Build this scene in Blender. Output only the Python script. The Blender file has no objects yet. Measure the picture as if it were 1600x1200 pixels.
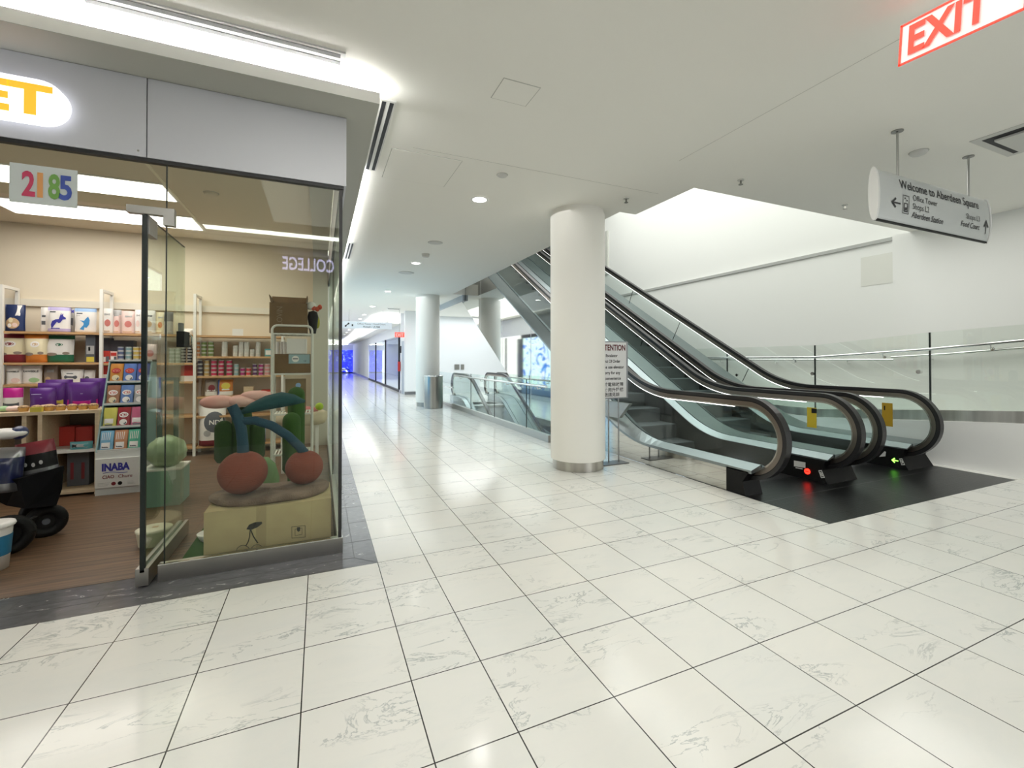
import bpy, math, random
from mathutils import Vector
random.seed(4)
SC = bpy.context.scene
COL = SC.collection
R = math.radians
pi = math.pi

# ------------------------------------------------------------------ camera
cam_d = bpy.data.cameras.new('camera')
cam = bpy.data.objects.new('camera', cam_d)
COL.objects.link(cam)
SC.camera = cam
FPX, CX, CY = 697.32, 806.74, 554.31
YAW, PITCH, ROLL = 0.415, 0.0098, -0.0009
CAM = Vector((-0.3898, -3.3847, 1.4765))
FWD = Vector((math.sin(YAW)*math.cos(PITCH), math.cos(YAW)*math.cos(PITCH), math.sin(PITCH)))
RT = Vector((math.cos(YAW), -math.sin(YAW), 0))
UP = RT.cross(FWD)
RT, UP = RT*math.cos(ROLL)+UP*math.sin(ROLL), UP*math.cos(ROLL)-RT*math.sin(ROLL)
from mathutils import Matrix
cam.matrix_world = Matrix(((RT.x, UP.x, -FWD.x, CAM.x), (RT.y, UP.y, -FWD.y, CAM.y), (RT.z, UP.z, -FWD.z, CAM.z), (0, 0, 0, 1)))
cam_d.sensor_width = 36
cam_d.lens = FPX/1600*36
cam_d.shift_x = -(CX-800)/1600
cam_d.shift_y = (CY-600)/1600
cam_d.clip_start = 0.05
cam_d.clip_end = 200


def at(x, y, X=None, Y=None, Z=None):
    """the point of the place that a photo pixel shows, on a plane of constant X, Y or Z"""
    d = FWD + RT*((x-CX)/FPX) - UP*((y-CY)/FPX)
    i, v = (0, X) if X is not None else (1, Y) if Y is not None else (2, Z)
    return CAM + d*((v-CAM[i])/d[i])


# ------------------------------------------------------------------ world, exposure
w = bpy.data.worlds.new('world')
SC.world = w
w.use_nodes = True
w.node_tree.nodes['Background'].inputs[0].default_value = (0.93, 0.97, 1.0, 1)
w.node_tree.nodes['Background'].inputs[1].default_value = 1.7
SC.view_settings.view_transform = 'Standard'
SC.view_settings.look = 'None'
SC.view_settings.gamma = 1
SC.view_settings.exposure = 0.33
SC.cycles.transparent_max_bounces = 40
SC.cycles.max_bounces = 9
SC.cycles.diffuse_bounces = 5
SC.cycles.glossy_bounces = 5
SC.cycles.sample_clamp_indirect = 4.0
SC.cycles.caustics_reflective = False
SC.cycles.caustics_refractive = False


def area(name, loc, sx, sy, power, col=(1, 1, 1), rot=(0, 0, 0), label=None):
    l = bpy.data.lights.new(name, 'AREA')
    l.shape = 'RECTANGLE'
    l.size, l.size_y = sx, sy
    l.energy = power
    l.color = col
    o = bpy.data.objects.new(name, l)
    o.location = loc
    o.rotation_euler = rot
    COL.objects.link(o)
    return o


area('mall_fill', (1.0, -2.0, 3.47), 4.0, 2.6, 50, (1, .99, .93))  # unseen area lamps added as general fill under the ceiling
area('mall_fill', (6.5, -.4, 3.48), 1.6, 1.4, 20, (1, .99, .95))  # added fill to brighten the low wall at the right
area('mall_fill', (1.4, 4.0, 3.43), 2.4, 6.0, 30, (1, 1, .98))
area('mall_fill', (1.4, 12.0, 3.43), 2.4, 8.0, 60, (.96, .99, 1))
area('mall_fill', (1.4, 24.0, 3.43), 2.2, 14.0, 100, (.95, .98, 1))
area('mall_fill', (5.5, 13.2, 3.26), 3.4, 4.0, 70, (.95, .98, 1))
area('atrium_fill', (5.9, 5.2, 7.4), 4.2, 8.0, 270, (.99, 1, .97))  # unseen lamp added over the void to light its white wall
area('pit_light', (5.6, 10.2, 3.05), 2.0, .6, 30, (.93, .98, 1))
area('shop_light', (-3.0, 3.2, 3.38), 3.4, 2.8, 54, (1, .94, .83))

# ------------------------------------------------------------------ materials
MATS = {}


def M(name, col=(.8, .8, .8), rough=.5, metal=0.0, emis=None, es=0.0, spec=.5, bump=None, coat=0, noise=None):
    if name in MATS:
        return MATS[name]
    m = bpy.data.materials.new(name)
    m.use_nodes = True
    nt = m.node_tree
    b = nt.nodes['Principled BSDF']
    b.inputs['Base Color'].default_value = (*col, 1)
    b.inputs['Roughness'].default_value = rough
    b.inputs['Metallic'].default_value = metal
    b.inputs['Specular IOR Level'].default_value = spec
    b.inputs['Coat Weight'].default_value = coat
    if emis:
        b.inputs['Emission Color'].default_value = (*emis, 1)
        b.inputs['Emission Strength'].default_value = es
    if bump:
        t = nt.nodes.new('ShaderNodeTexNoise')
        t.inputs['Scale'].default_value = bump[0]
        t.inputs['Detail'].default_value = 4
        tc = nt.nodes.new('ShaderNodeTexCoord')
        mp = nt.nodes.new('ShaderNodeMapping')
        if len(bump) > 2:
            mp.inputs['Scale'].default_value = bump[2]
        nt.links.new(tc.outputs['Object'], mp.inputs[0])
        nt.links.new(mp.outputs[0], t.inputs[0])
        bp = nt.nodes.new('ShaderNodeBump')
        bp.inputs['Strength'].default_value = bump[1]
        bp.inputs['Distance'].default_value = .01
        nt.links.new(t.outputs[0], bp.inputs['Height'])
        nt.links.new(bp.outputs[0], b.inputs['Normal'])
    if noise:      # (scale, second colour, mapping scale, contrast)
        t = nt.nodes.new('ShaderNodeTexNoise')
        t.inputs['Scale'].default_value = noise[0]
        t.inputs['Detail'].default_value = 5
        tc = nt.nodes.new('ShaderNodeTexCoord')
        mp = nt.nodes.new('ShaderNodeMapping')
        mp.inputs['Scale'].default_value = noise[2] if len(noise) > 2 else (1, 1, 1)
        nt.links.new(tc.outputs['Object'], mp.inputs[0])
        nt.links.new(mp.outputs[0], t.inputs[0])
        cr = nt.nodes.new('ShaderNodeValToRGB')
        k = noise[3] if len(noise) > 3 else .15
        cr.color_ramp.elements[0].position = .5-k
        cr.color_ramp.elements[1].position = .5+k
        cr.color_ramp.elements[0].color = (*col, 1)
        cr.color_ramp.elements[1].color = (*noise[1], 1)
        nt.links.new(t.outputs[0], cr.inputs[0])
        nt.links.new(cr.outputs[0], b.inputs['Base Color'])
    MATS[name] = m
    return m


def glass(name, tint, refl=.04, gain=.9):
    if name in MATS:
        return MATS[name]
    m = bpy.data.materials.new(name)
    m.use_nodes = True
    nt = m.node_tree
    for n in list(nt.nodes):
        nt.nodes.remove(n)
    N = nt.nodes.new
    L = nt.links.new
    out = N('ShaderNodeOutputMaterial')
    mix = N('ShaderNodeMixShader')
    tr = N('ShaderNodeBsdfTransparent')
    tr.inputs[0].default_value = (*tint, 1)
    gl = N('ShaderNodeBsdfGlossy')
    gl.inputs['Roughness'].default_value = 0.0
    gl.inputs[0].default_value = (.95, 1, .98, 1)
    ge = N('ShaderNodeNewGeometry')
    dt = N('ShaderNodeVectorMath'); dt.operation = 'DOT_PRODUCT'
    ab = N('ShaderNodeMath'); ab.operation = 'ABSOLUTE'
    sb = N('ShaderNodeMath'); sb.operation = 'SUBTRACT'; sb.inputs[0].default_value = 1; sb.use_clamp = True
    pw = N('ShaderNodeMath'); pw.operation = 'POWER'; pw.inputs[1].default_value = 5
    ma = N('ShaderNodeMath'); ma.operation = 'MULTIPLY_ADD'; ma.inputs[1].default_value = gain; ma.inputs[2].default_value = refl
    L(ge.outputs['Normal'], dt.inputs[0]); L(ge.outputs['Incoming'], dt.inputs[1])
    L(dt.outputs['Value'], ab.inputs[0]); L(ab.outputs[0], sb.inputs[1]); L(sb.outputs[0], pw.inputs[0])
    L(pw.outputs[0], ma.inputs[0]); L(ma.outputs[0], mix.inputs[0])
    L(tr.outputs[0], mix.inputs[1]); L(gl.outputs[0], mix.inputs[2]); L(mix.outputs[0], out.inputs[0])
    MATS[name] = m
    return m


G_SHOP = glass('shop_glass', (.955, .97, .93), .022, .5)
G_ESC = glass('balustrade_glass', (.925, .96, .952), .03, .5)
G_DOOR = glass('door_glass', (.93, .965, .915), .04, .6)
G_EDGE = M('glass_edge', (.002, .007, .006), .35)
WALLW = M('wall_white', (.86, .87, .84), .7)
WALLB = M('wall_cool_white', (.80, .82, .84), .7)
CEIL = M('ceiling_white', (.92, .91, .855), .8)
STEEL = M('brushed_steel', (.50, .49, .46), .32, 1.0, bump=(60, .08, (1, 1, 12)))
STEELV = M('brushed_steel_vertical', (.42, .40, .37), .3, 1.0, noise=(9, (.60, .58, .53), (1, 1, .01), .2))
MIRROR = M('mirror_steel', (.66, .655, .62), .045, 1.0)
DECK = M('deck_aluminium', (.31, .35, .36), .33, 1.0)
CHROME = M('chrome', (.75, .76, .75), .12, 1.0)
BLACKR = M('handrail_rubber', (.012, .011, .012), .32, spec=.5)
BLACK = M('black_plastic', (.006, .006, .006), .5, spec=.2)
DARK = M('dark_trim', (.02, .02, .02), .5)
TRACK = M('bronze_track', (.26, .22, .19), .3, 1.0)
SKIRT = M('dark_skirt', (.022, .02, .018), .3)
LEDW = M('led_white', (1, 1, 1), .5, emis=(1, 1, .98), es=2.6)
WHITEP = M('white_paint', (.82, .81, .77), .45)
CREAM = M('cream_wall', (.78, .70, .56), .8)
CREAMC = M('cream_ceiling', (.72, .65, .53), .85)
WOODS = M('shelf_wood', (.50, .29, .13), .5, noise=(6, (.62, .39, .2), (1, 12, 12)))
PALEW = M('pale_wood', (.62, .49, .32), .5, noise=(5, (.7, .57, .4), (1, 10, 10)))
CARD = M('cardboard', (.27, .18, .095), .85, noise=(5, (.31, .21, .115)))
PRINTB = M('black_print', (.015, .015, .015), .7)


def setcol(m, nt, out):
    nt.links.new(out, nt.nodes['Principled BSDF'].inputs['Base Color'])


def tile_material():
    T = .457
    m = M('marble_tiles', (.8, .8, .77), .13, spec=.28)
    nt = m.node_tree
    N = nt.nodes.new
    L = nt.links.new
    geo = N('ShaderNodeNewGeometry')
    sep = N('ShaderNodeSeparateXYZ')
    L(geo.outputs['Position'], sep.inputs[0])

    def mth(op, a, b=None, clamp=False):
        n = N('ShaderNodeMath'); n.operation = op; n.use_clamp = clamp
        for i, v in enumerate((a, b)):
            if v is None:
                continue
            if isinstance(v, (int, float)):
                n.inputs[i].default_value = v
            else:
                L(v, n.inputs[i])
        return n.outputs[0]
    Xs = mth('DIVIDE', sep.outputs[0], T)
    Ys = mth('DIVIDE', sep.outputs[1], T)
    c, r = .7328, .8471
    gx = mth('GREATER_THAN', Xs, 0)
    Xa = mth('ADD', Xs, mth('MULTIPLY', gx, 1-c))      # after the narrow column
    gy = mth('LESS_THAN', Ys, 0)
    Ya = mth('SUBTRACT', Ys, mth('MULTIPLY', gy, 1-r))
    inrow = mth('MULTIPLY', gy, mth('GREATER_THAN', Ys, -r))
    fx = mth('FRACT', mth('ADD', Xa, 100))
    fy = mth('FRACT', mth('ADD', Ya, 100))
    wd = .0060
    ex = mth('MINIMUM', fx, mth('SUBTRACT', 1, fx))
    ey = mth('MINIMUM', fy, mth('SUBTRACT', 1, fy))
    e0 = mth('ABSOLUTE', Xs)
    e1 = mth('ABSOLUTE', Ys)
    dist = mth('MINIMUM', mth('MINIMUM', ex, ey), mth('MINIMUM', e0, e1))
    line = mth('LESS_THAN', dist, wd)
    fl = N('ShaderNodeCombineXYZ')
    L(mth('FLOOR', mth('ADD', Xa, 100)), fl.inputs[0]); L(mth('FLOOR', mth('ADD', Ya, 100)), fl.inputs[1])
    wn = N('ShaderNodeTexWhiteNoise'); wn.noise_dimensions = '2D'
    L(fl.outputs[0], wn.inputs['Vector'])
    # veins: thin lines where a distorted noise passes its middle value, different in each tile
    off = N('ShaderNodeVectorMath'); off.operation = 'MULTIPLY_ADD'
    L(wn.outputs['Color'], off.inputs[0]); off.inputs[1].default_value = (37, 53, 11)
    L(geo.outputs['Position'], off.inputs[2])
    rotm = N('ShaderNodeMapping'); rotm.inputs['Rotation'].default_value = (0, 0, .75); rotm.inputs['Scale'].default_value = (1.2, 3.2, 1)
    L(off.outputs[0], rotm.inputs[0])
    n1 = N('ShaderNodeTexNoise'); n1.inputs['Scale'].default_value = 2.2; n1.inputs['Detail'].default_value = 9; n1.inputs['Roughness'].default_value = .62; n1.inputs['Distortion'].default_value = 1.0
    L(rotm.outputs[0], n1.inputs[0])
    n2 = N('ShaderNodeTexNoise'); n2.inputs['Scale'].default_value = 1.3; n2.inputs['Detail'].default_value = 3
    L(rotm.outputs[0], n2.inputs[0])
    vein = mth('SUBTRACT', 1, mth('DIVIDE', mth('ABSOLUTE', mth('SUBTRACT', n1.outputs[0], .5)), .018), True)
    mask = mth('MULTIPLY', mth('SUBTRACT', n2.outputs[0], .5), 6.0, True)
    mask = mth('MULTIPLY', mask, 1.0, True)
    vm = mth('MULTIPLY', mth('MULTIPLY', vein, mask), .95)
    cl = mth('MULTIPLY', mth('SUBTRACT', n1.outputs[0], .45), 1.2, True)
    mixa = N('ShaderNodeMix'); mixa.data_type = 'RGBA'
    mixa.inputs['A'].default_value = (.775, .765, .715, 1); mixa.inputs['B'].default_value = (.68, .70, .675, 1)
    L(mth('ADD', mth('MULTIPLY', wn.outputs['Value'], .35), cl), mixa.inputs['Factor'])
    mixb = N('ShaderNodeMix'); mixb.data_type = 'RGBA'
    L(vm, mixb.inputs['Factor']); L(mixa.outputs['Result'], mixb.inputs['A']); mixb.inputs['B'].default_value = (.34, .37, .36, 1)
    mixc = N('ShaderNodeMix'); mixc.data_type = 'RGBA'
    L(line, mixc.inputs['Factor']); L(mixb.outputs['Result'], mixc.inputs['A']); mixc.inputs['B'].default_value = (.03, .028, .025, 1)
    setcol(m, nt, mixc.outputs['Result'])
    return m


def border_material():
    m = M('dark_stone_tiles', (.10, .10, .105), .16, spec=.5)
    nt = m.node_tree
    N = nt.nodes.new
    L = nt.links.new
    geo = N('ShaderNodeNewGeometry')
    n1 = N('ShaderNodeTexNoise'); n1.inputs['Scale'].default_value = 7; n1.inputs['Detail'].default_value = 6; n1.inputs['Distortion'].default_value = 1.5
    mp = N('ShaderNodeMapping'); mp.inputs['Scale'].default_value = (1, 2.2, 1)
    L(geo.outputs['Position'], mp.inputs[0]); L(mp.outputs[0], n1.inputs[0])
    cr = N('ShaderNodeValToRGB')
    e = cr.color_ramp.elements
    e[0].position = .3; e[0].color = (.085, .086, .09, 1)
    e[1].position = .66; e[1].color = (.125, .125, .13, 1)
    a = e.new(.700); a.color = (.55, .55, .53, 1)
    b = e.new(.715); b.color = (.11, .11, .115, 1)
    L(n1.outputs[0], cr.inputs[0])
    setcol(m, nt, cr.outputs[0])
    return m


def wood_floor_material():
    m = M('shop_wood_floor', (.3, .16, .08), .38)
    nt = m.node_tree
    N = nt.nodes.new
    L = nt.links.new
    geo = N('ShaderNodeNewGeometry')
    mp = N('ShaderNodeMapping'); mp.inputs['Scale'].default_value = (.55, 13, 1)
    n1 = N('ShaderNodeTexNoise'); n1.inputs['Scale'].default_value = 2.5; n1.inputs['Detail'].default_value = 6; n1.inputs['Roughness'].default_value = .6
    L(geo.outputs['Position'], mp.inputs[0]); L(mp.outputs[0], n1.inputs[0])
    cr = N('ShaderNodeValToRGB')
    e = cr.color_ramp.elements
    e[0].position = .3; e[0].color = (.055, .030, .016, 1)
    e[1].position = .72; e[1].color = (.22, .13, .072, 1)
    L(n1.outputs[0], cr.inputs[0])
    setcol(m, nt, cr.outputs[0])
    return m


def video_material(name, seed, cols, scale, es):
    m = M(name, (.01, .01, .02), .2)
    nt = m.node_tree
    N = nt.nodes.new
    L = nt.links.new
    b = nt.nodes['Principled BSDF']
    geo = N('ShaderNodeNewGeometry')
    mp = N('ShaderNodeMapping'); mp.inputs['Location'].default_value = (seed, seed*2, seed)
    n1 = N('ShaderNodeTexNoise'); n1.inputs['Scale'].default_value = scale; n1.inputs['Detail'].default_value = 5; n1.inputs['Distortion'].default_value = 2
    L(geo.outputs['Position'], mp.inputs[0]); L(mp.outputs[0], n1.inputs[0])
    cr = N('ShaderNodeValToRGB')
    e = cr.color_ramp.elements
    k = len(cols)
    e[0].position = .3; e[0].color = (*cols[0], 1)
    e[1].position = .7; e[1].color = (*cols[-1], 1)
    for i in range(1, k-1):
        x = e.new(.3+.4*i/(k-1)); x.color = (*cols[i], 1)
    L(n1.outputs[0], cr.inputs[0]); L(cr.outputs[0], b.inputs['Emission Color'])
    b.inputs['Emission Strength'].default_value = es
    return m


# ------------------------------------------------------------------ mesh helpers
ORG = {}


class MB:
    def __init__(s):
        s.v = []; s.f = []; s.mi = []; s.m = []; s.sm = []; s.cur = 0

    def mat(s, m):
        if m not in s.m:
            s.m.append(m)
        s.cur = s.m.index(m)
        return s

    def add(s, vs, fs, smooth=False):
        b = len(s.v)
        s.v += [Vector(v) for v in vs]
        for f in fs:
            s.f.append([b+i for i in f]); s.mi.append(s.cur); s.sm.append(smooth)
        return s

    def box(s, x0, y0, z0, x1, y1, z1):
        x0, x1 = sorted((x0, x1)); y0, y1 = sorted((y0, y1)); z0, z1 = sorted((z0, z1))
        v = [(x0, y0, z0), (x1, y0, z0), (x1, y1, z0), (x0, y1, z0), (x0, y0, z1), (x1, y0, z1), (x1, y1, z1), (x0, y1, z1)]
        return s.add(v, [(0, 3, 2, 1), (4, 5, 6, 7), (0, 1, 5, 4), (1, 2, 6, 5), (2, 3, 7, 6), (3, 0, 4, 7)])

    def obox(s, c, ax, ay, az):
        """box from centre and three half-axis vectors"""
        c, ax, ay, az = map(Vector, (c, ax, ay, az))
        v = [c+ax*i+ay*j+az*k for k in (-1, 1) for j, i in ((-1, -1), (-1, 1), (1, 1), (1, -1))]
        return s.add(v, [(0, 3, 2, 1), (4, 5, 6, 7), (0, 1, 5, 4), (1, 2, 6, 5), (2, 3, 7, 6), (3, 0, 4, 7)])

    def poly_x(s, pts, x0, x1, smooth=False):
        """polygon in y,z extruded along x (must be convex or simple)"""
        n = len(pts)
        v = [(x0, y, z) for y, z in pts]+[(x1, y, z) for y, z in pts]
        a = sum(pts[i][0]*pts[(i+1) % n][1]-pts[(i+1) % n][0]*pts[i][1] for i in range(n))
        fs = [tuple(range(n)), tuple(range(2*n-1, n-1, -1))]+[(i, i+n, (i+1) % n+n, (i+1) % n) for i in range(n)]
        if (a > 0) == (x1 > x0):
            fs = [tuple(reversed(f)) for f in fs]
        return s.add(v, fs, smooth)

    def quadstrip_x(s, top, bot, x0, x1):
        """solid between two polylines (y,z) of equal length, extruded along x"""
        n = len(top)
        v = []
        for (a, b) in zip(top, bot):
            v += [(x0, *a), (x1, *a), (x1, *b), (x0, *b)]
        fs = []
        for i in range(n-1):
            o, q = 4*i, 4*i+4
            for k in range(4):
                fs.append((o+k, o+(k+1) % 4, q+(k+1) % 4, q+k))
        fs += [(3, 2, 1, 0), (4*n-4, 4*n-3, 4*n-2, 4*n-1)]
        return s.add(v, fs)

    def cyl(s, c, r, h, n=32, r2=None, axis='z', caps=True, smooth=True):
        r2 = r if r2 is None else r2
        c = Vector(c)
        ax = {'z': (Vector((1, 0, 0)), Vector((0, 1, 0)), Vector((0, 0, 1))), 'y': (Vector((0, 0, 1)), Vector((1, 0, 0)), Vector((0, 1, 0))), 'x': (Vector((0, 1, 0)), Vector((0, 0, 1)), Vector((1, 0, 0)))}[axis]
        v = [c+(ax[0]*math.cos(2*pi*i/n)+ax[1]*math.sin(2*pi*i/n))*r for i in range(n)]
        v += [c+ax[2]*h+(ax[0]*math.cos(2*pi*i/n)+ax[1]*math.sin(2*pi*i/n))*r2 for i in range(n)]
        s.add(v, [(i, (i+1) % n, (i+1) % n+n, i+n) for i in range(n)], smooth)
        if caps:
            s.add(v[:n], [tuple(reversed(range(n)))]); s.add(v[n:], [tuple(range(n))])
        return s

    def lathe(s, c, prof, n=32, smooth=True):
        c = Vector(c)
        v = []
        for r, z in prof:
            v += [c+Vector((r*math.cos(2*pi*i/n), r*math.sin(2*pi*i/n), z)) for i in range(n)]
        fs = [(j*n+i, j*n+(i+1) % n, (j+1)*n+(i+1) % n, (j+1)*n+i) for j in range(len(prof)-1) for i in range(n)]
        return s.add(v, fs, smooth)

    def tube(s, pts, r, n=10, closed=False):
        pts = [Vector(p) for p in pts]
        m = len(pts)
        rr = r if isinstance(r, (list, tuple)) else [r]*m
        v = []
        ref = None
        for i, p in enumerate(pts):
            d = (pts[min(i+1, m-1)]-pts[max(i-1, 0)]).normalized()
            if ref is None:
                ref = Vector((0, 0, 1)) if abs(d.z) < .9 else Vector((1, 0, 0))
            a = d.cross(ref).normalized()
            b = a.cross(d).normalized()
            ref = b
            v += [p+(a*math.cos(2*pi*k/n)+b*math.sin(2*pi*k/n))*rr[i] for k in range(n)]
        s.add(v, [(i*n+k, (i+1)*n+k, (i+1)*n+(k+1) % n, i*n+(k+1) % n) for i in range(m-1) for k in range(n)], True)
        s.add(v[:n], [tuple(range(n))]); s.add(v[-n:], [tuple(reversed(range(n)))])
        return s

    def blob(s, c, rx, ry, rz, n=24, m=14, f=None):
        c = Vector(c)
        v = []
        for j in range(m+1):
            t = pi*j/m
            for i in range(n):
                a = 2*pi*i/n
                d = Vector((math.sin(t)*math.cos(a), math.sin(t)*math.sin(a), -math.cos(t)))
                k = f(d) if f else 1
                v.append(c+Vector((d.x*rx, d.y*ry, d.z*rz))*k)
        s.add(v, [(j*n+i, j*n+(i+1) % n, (j+1)*n+(i+1) % n, (j+1)*n+i) for j in range(m) for i in range(n)], True)
        return s

    def text(s, t, org, right, up, w=None, h=None, ext=.002, align='l', bold=0.0):
        """lettering as raised mesh; org = lower left (or centre/right) of the text box; h = cap height or w = full width"""
        cu = bpy.data.curves.new('t', 'FONT')
        cu.body = t
        cu.size = 1
        cu.offset = bold
        cu.resolution_u = 3
        o = bpy.data.objects.new('t', cu)
        COL.objects.link(o)
        dg = bpy.context.evaluated_depsgraph_get()
        me = bpy.data.meshes.new_from_object(o.evaluated_get(dg))
        bpy.data.objects.remove(o)
        if not me.vertices:
            return s
        xs = [v.co.x for v in me.vertices]; ys = [v.co.y for v in me.vertices]
        x0, x1 = min(xs), max(xs); y0, y1 = min(0, 0), .70
        sx = sy = None
        if h:
            sy = h/.70; sx = sy
        if w:
            sx = w/(x1-x0)
            if not h:
                sy = sx
        right = Vector(right).normalized(); up = Vector(up).normalized()
        nn = right.cross(up)
        W = (x1-x0)*sx
        ox = {'l': 0, 'c': -W/2, 'r': -W}[align]
        org = Vector(org)
        fr = [org+right*((v.co.x-x0)*sx+ox)+up*(v.co.y*sy)+nn*ext for v in me.vertices]
        s.add(fr, [tuple(p.vertices) for p in me.polygons])
        bpy.data.meshes.remove(me)
        return s

    def build(s, name, parent=None, origin=None, smooth=None):
        me = bpy.data.meshes.new(name)
        if parent is not None:
            o0 = ORG[parent.name]
        elif origin is not None:
            o0 = Vector(origin)
        else:
            xs = [v.x for v in s.v]; ys = [v.y for v in s.v]; zs = [v.z for v in s.v]
            o0 = Vector(((min(xs)+max(xs))/2, (min(ys)+max(ys))/2, min(zs)))
        me.from_pydata([v-o0 for v in s.v], [], s.f)
        for m in s.m:
            me.materials.append(m)
        me.polygons.foreach_set('material_index', s.mi)
        me.polygons.foreach_set('use_smooth', s.sm)
        me.update()
        o = bpy.data.objects.new(name, me)
        COL.objects.link(o)
        if parent is not None:
            o.parent = parent
        else:
            o.location = o0
        ORG[o.name] = o0
        return o


def mb(m):
    return MB().mat(m)


def thing(name, label, cat, loc, group=None):
    o = bpy.data.objects.new(name, None)
    o.empty_display_size = .1
    COL.objects.link(o)
    o.location = loc
    ORG[o.name] = Vector(loc)
    return tag(o, label, cat, group)


def tag(o, label, cat, group=None):
    o['label'] = label; o['category'] = cat
    if group:
        o['group'] = group
    return o


def struct(o, label=None):
    o['kind'] = 'structure'
    if label:
        o['label'] = label
    return o


def dup(o, loc, rz=0, label=None, parent=None):
    c = o.copy()
    COL.objects.link(c)
    c.location = loc
    if rz:
        c.rotation_euler = (0, 0, rz)
    if label:
        c['label'] = label
    for ch in list(o.children):
        d = ch.copy()
        COL.objects.link(d)
        d.parent = c
    return c


EX, EY, EZ = Vector((1, 0, 0)), Vector((0, 1, 0)), Vector((0, 0, 1))
H = 3.50      # mall ceiling
KC = (3.50-1.4765)/(3.45-1.4765)


def cz(x, y):
    return CAM.x+(x-CAM.x)*KC, CAM.y+(y-CAM.y)*KC


SX, SY = -.244, .31   # shop corner

# ------------------------------------------------------------------ floors
TILE = tile_material()
BORD = border_material()
WFLR = wood_floor_material()
PL = (3.79, -.85, 7.36, 1.35)      # escalator landing plate
f = mb(TILE)
f.box(0, 0, -.3, 3.35, 48, 0)
f.box(-14, -12, -.3, 0, 0, 0)
f.box(0, -12, -.3, 14, PL[1], 0)
f.box(0, PL[1], -.3, PL[0], 0, 0)
f.box(3.35, 0, -.3, PL[0], 3.62, 0)
f.box(3.35, 10.0, -.3, 8.6, 48, 0)
f.box(7.5, PL[1], -.3, 8.6, 3.6, 0)
struct(f.build('floor'), 'white marble tile floor with dark joints')
f = mb(BORD)
f.box(-14, 0, -.3, SX-.03, SY+.12, 0).box(SX-.03, 0, -.3, 0, 48, 0)
struct(f.build('floor'), 'dark grey stone border around the shop')
JOINT = M('joint', (.025, .025, .025), .6)
f = mb(JOINT)
for y in (.155, .235):
    f.box(-14, y, 0, -1.45 if y > .2 else -.15, y+.003, .0006)
f.box(-.15, .155, 0, -.147, 40, .0006)
f.obox((-.075, .0775, .0003), (.075, -.0775, 0), (.0011, .0011, 0), (0, 0, .0003))
for k in range(1, 60):
    f.box(SX, k*.457, 0, 0, k*.457+.003, .0006)
for k in range(0, 28):
    x = -k*.457-.24
    if x < -1.3 or k < 3:
        f.box(x, .0, 0, x+.003, SY+.05 if x < -1.5 else .26, .0006)
struct(f.build('trim_1'), 'thin dark joints in the stone border')
f = mb(WFLR)
f.box(-9, SY+.12, -.3, SX-.03, 5.3, .002)
struct(f.build('floor'), 'brown wood plank floor of the pet shop')
PLATE = M('landing_plate_steel', (.035, .036, .038), .3, .85, bump=(90, .25, (.02, 1, 1)))
t = thing('landing_plate', 'dark ribbed steel landing plate in front of both escalators', 'floor plate', (5.57, 0, 0))
mb(PLATE).box(PL[0], PL[1], -.3, PL[2], .35, .001).build('plate', t)
mb(M('comb_steel', (.10, .10, .105), .3, .8)).box(4.02, .35, -.3, 5.13, 1.1, .001).box(5.67, .35, -.3, 6.79, 1.1, .001).build('comb', t)
mb(M('plate_seam', (.16, .16, .16), .3, .8)).box(PL[0], -.19, 0, PL[2], -.183, .0018).box(5.4, PL[1], 0, 5.406, -.19, .0018).build('seam', t)
f = mb(M('white_strip', (.75, .74, .70), .4))
f.box(PL[2], PL[1], -.3, 7.5, 3.6, .004)
struct(f.build('trim_2'), 'pale stone strip along the right edge of the landing plate')

# ------------------------------------------------------------------ mall ceiling
OX0, OX1, OY0, OYn, OY1 = 3.384, 3.655, .578, 1.644, 10.45
f = mb(CEIL)
f.box(-.6, -3.9, H, OX0, 48, H+.35)
f.box(OX0, -12, H, OX1, OYn, H+.35)
f.box(OX1, -12, H, 14, OY0, H+.35)
f.box(-14, -3.9, H, -.6, 1.2, H+.35)
f.box(3.0, -12, H, OX0, -3.9, H+.35)
f.box(3.80, OY1, H-.17, 8.6, 16, H+.35)
f.box(OX0, 10.13, H, 3.80, 16, H+.35)
struct(f.build('ceiling'), 'smooth off-white mall ceiling')
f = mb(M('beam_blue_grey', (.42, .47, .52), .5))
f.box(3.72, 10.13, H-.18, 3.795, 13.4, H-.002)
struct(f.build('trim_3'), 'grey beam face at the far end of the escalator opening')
# seam lines, hatches
SEAM = M('ceiling_seam', (.48, .48, .44), .8)
f = mb(SEAM).box(.42, .895, H-.001, 3.40, .899, H)
f.box(2.96, -3.0, H-.001, 2.963, .1, H)
struct(f.build('trim_4'), 'hairline seams in the mall ceiling')


def hatch(x0, y0, x1, y1, label):
    x0, y0 = cz(x0, y0); x1, y1 = cz(x1, y1)
    t = thing('access_hatch', label, 'ceiling hatch', ((x0+x1)/2, (y0+y1)/2, H-.004), 'access hatches in the mall ceiling')
    mb(CEIL).box(x0, y0, H-.004, x1, y1, H).build('panel', t)
    g = mb(SEAM)
    for a in ((x0-.006, y0-.006, x1+.006, y0), (x0-.006, y1, x1+.006, y1+.006), (x0-.006, y0, x0, y1), (x1, y0, x1+.006, y1)):
        g.box(a[0], a[1], H-.002, a[2], a[3], H)
    g.build('frame', t)
    return t


hatch(.79, -.50, 1.07, -.25, 'small square white access hatch in the ceiling')
hatch(.225, .88, .90, 1.60, 'large square white access hatch beside the slot diffuser')


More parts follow.
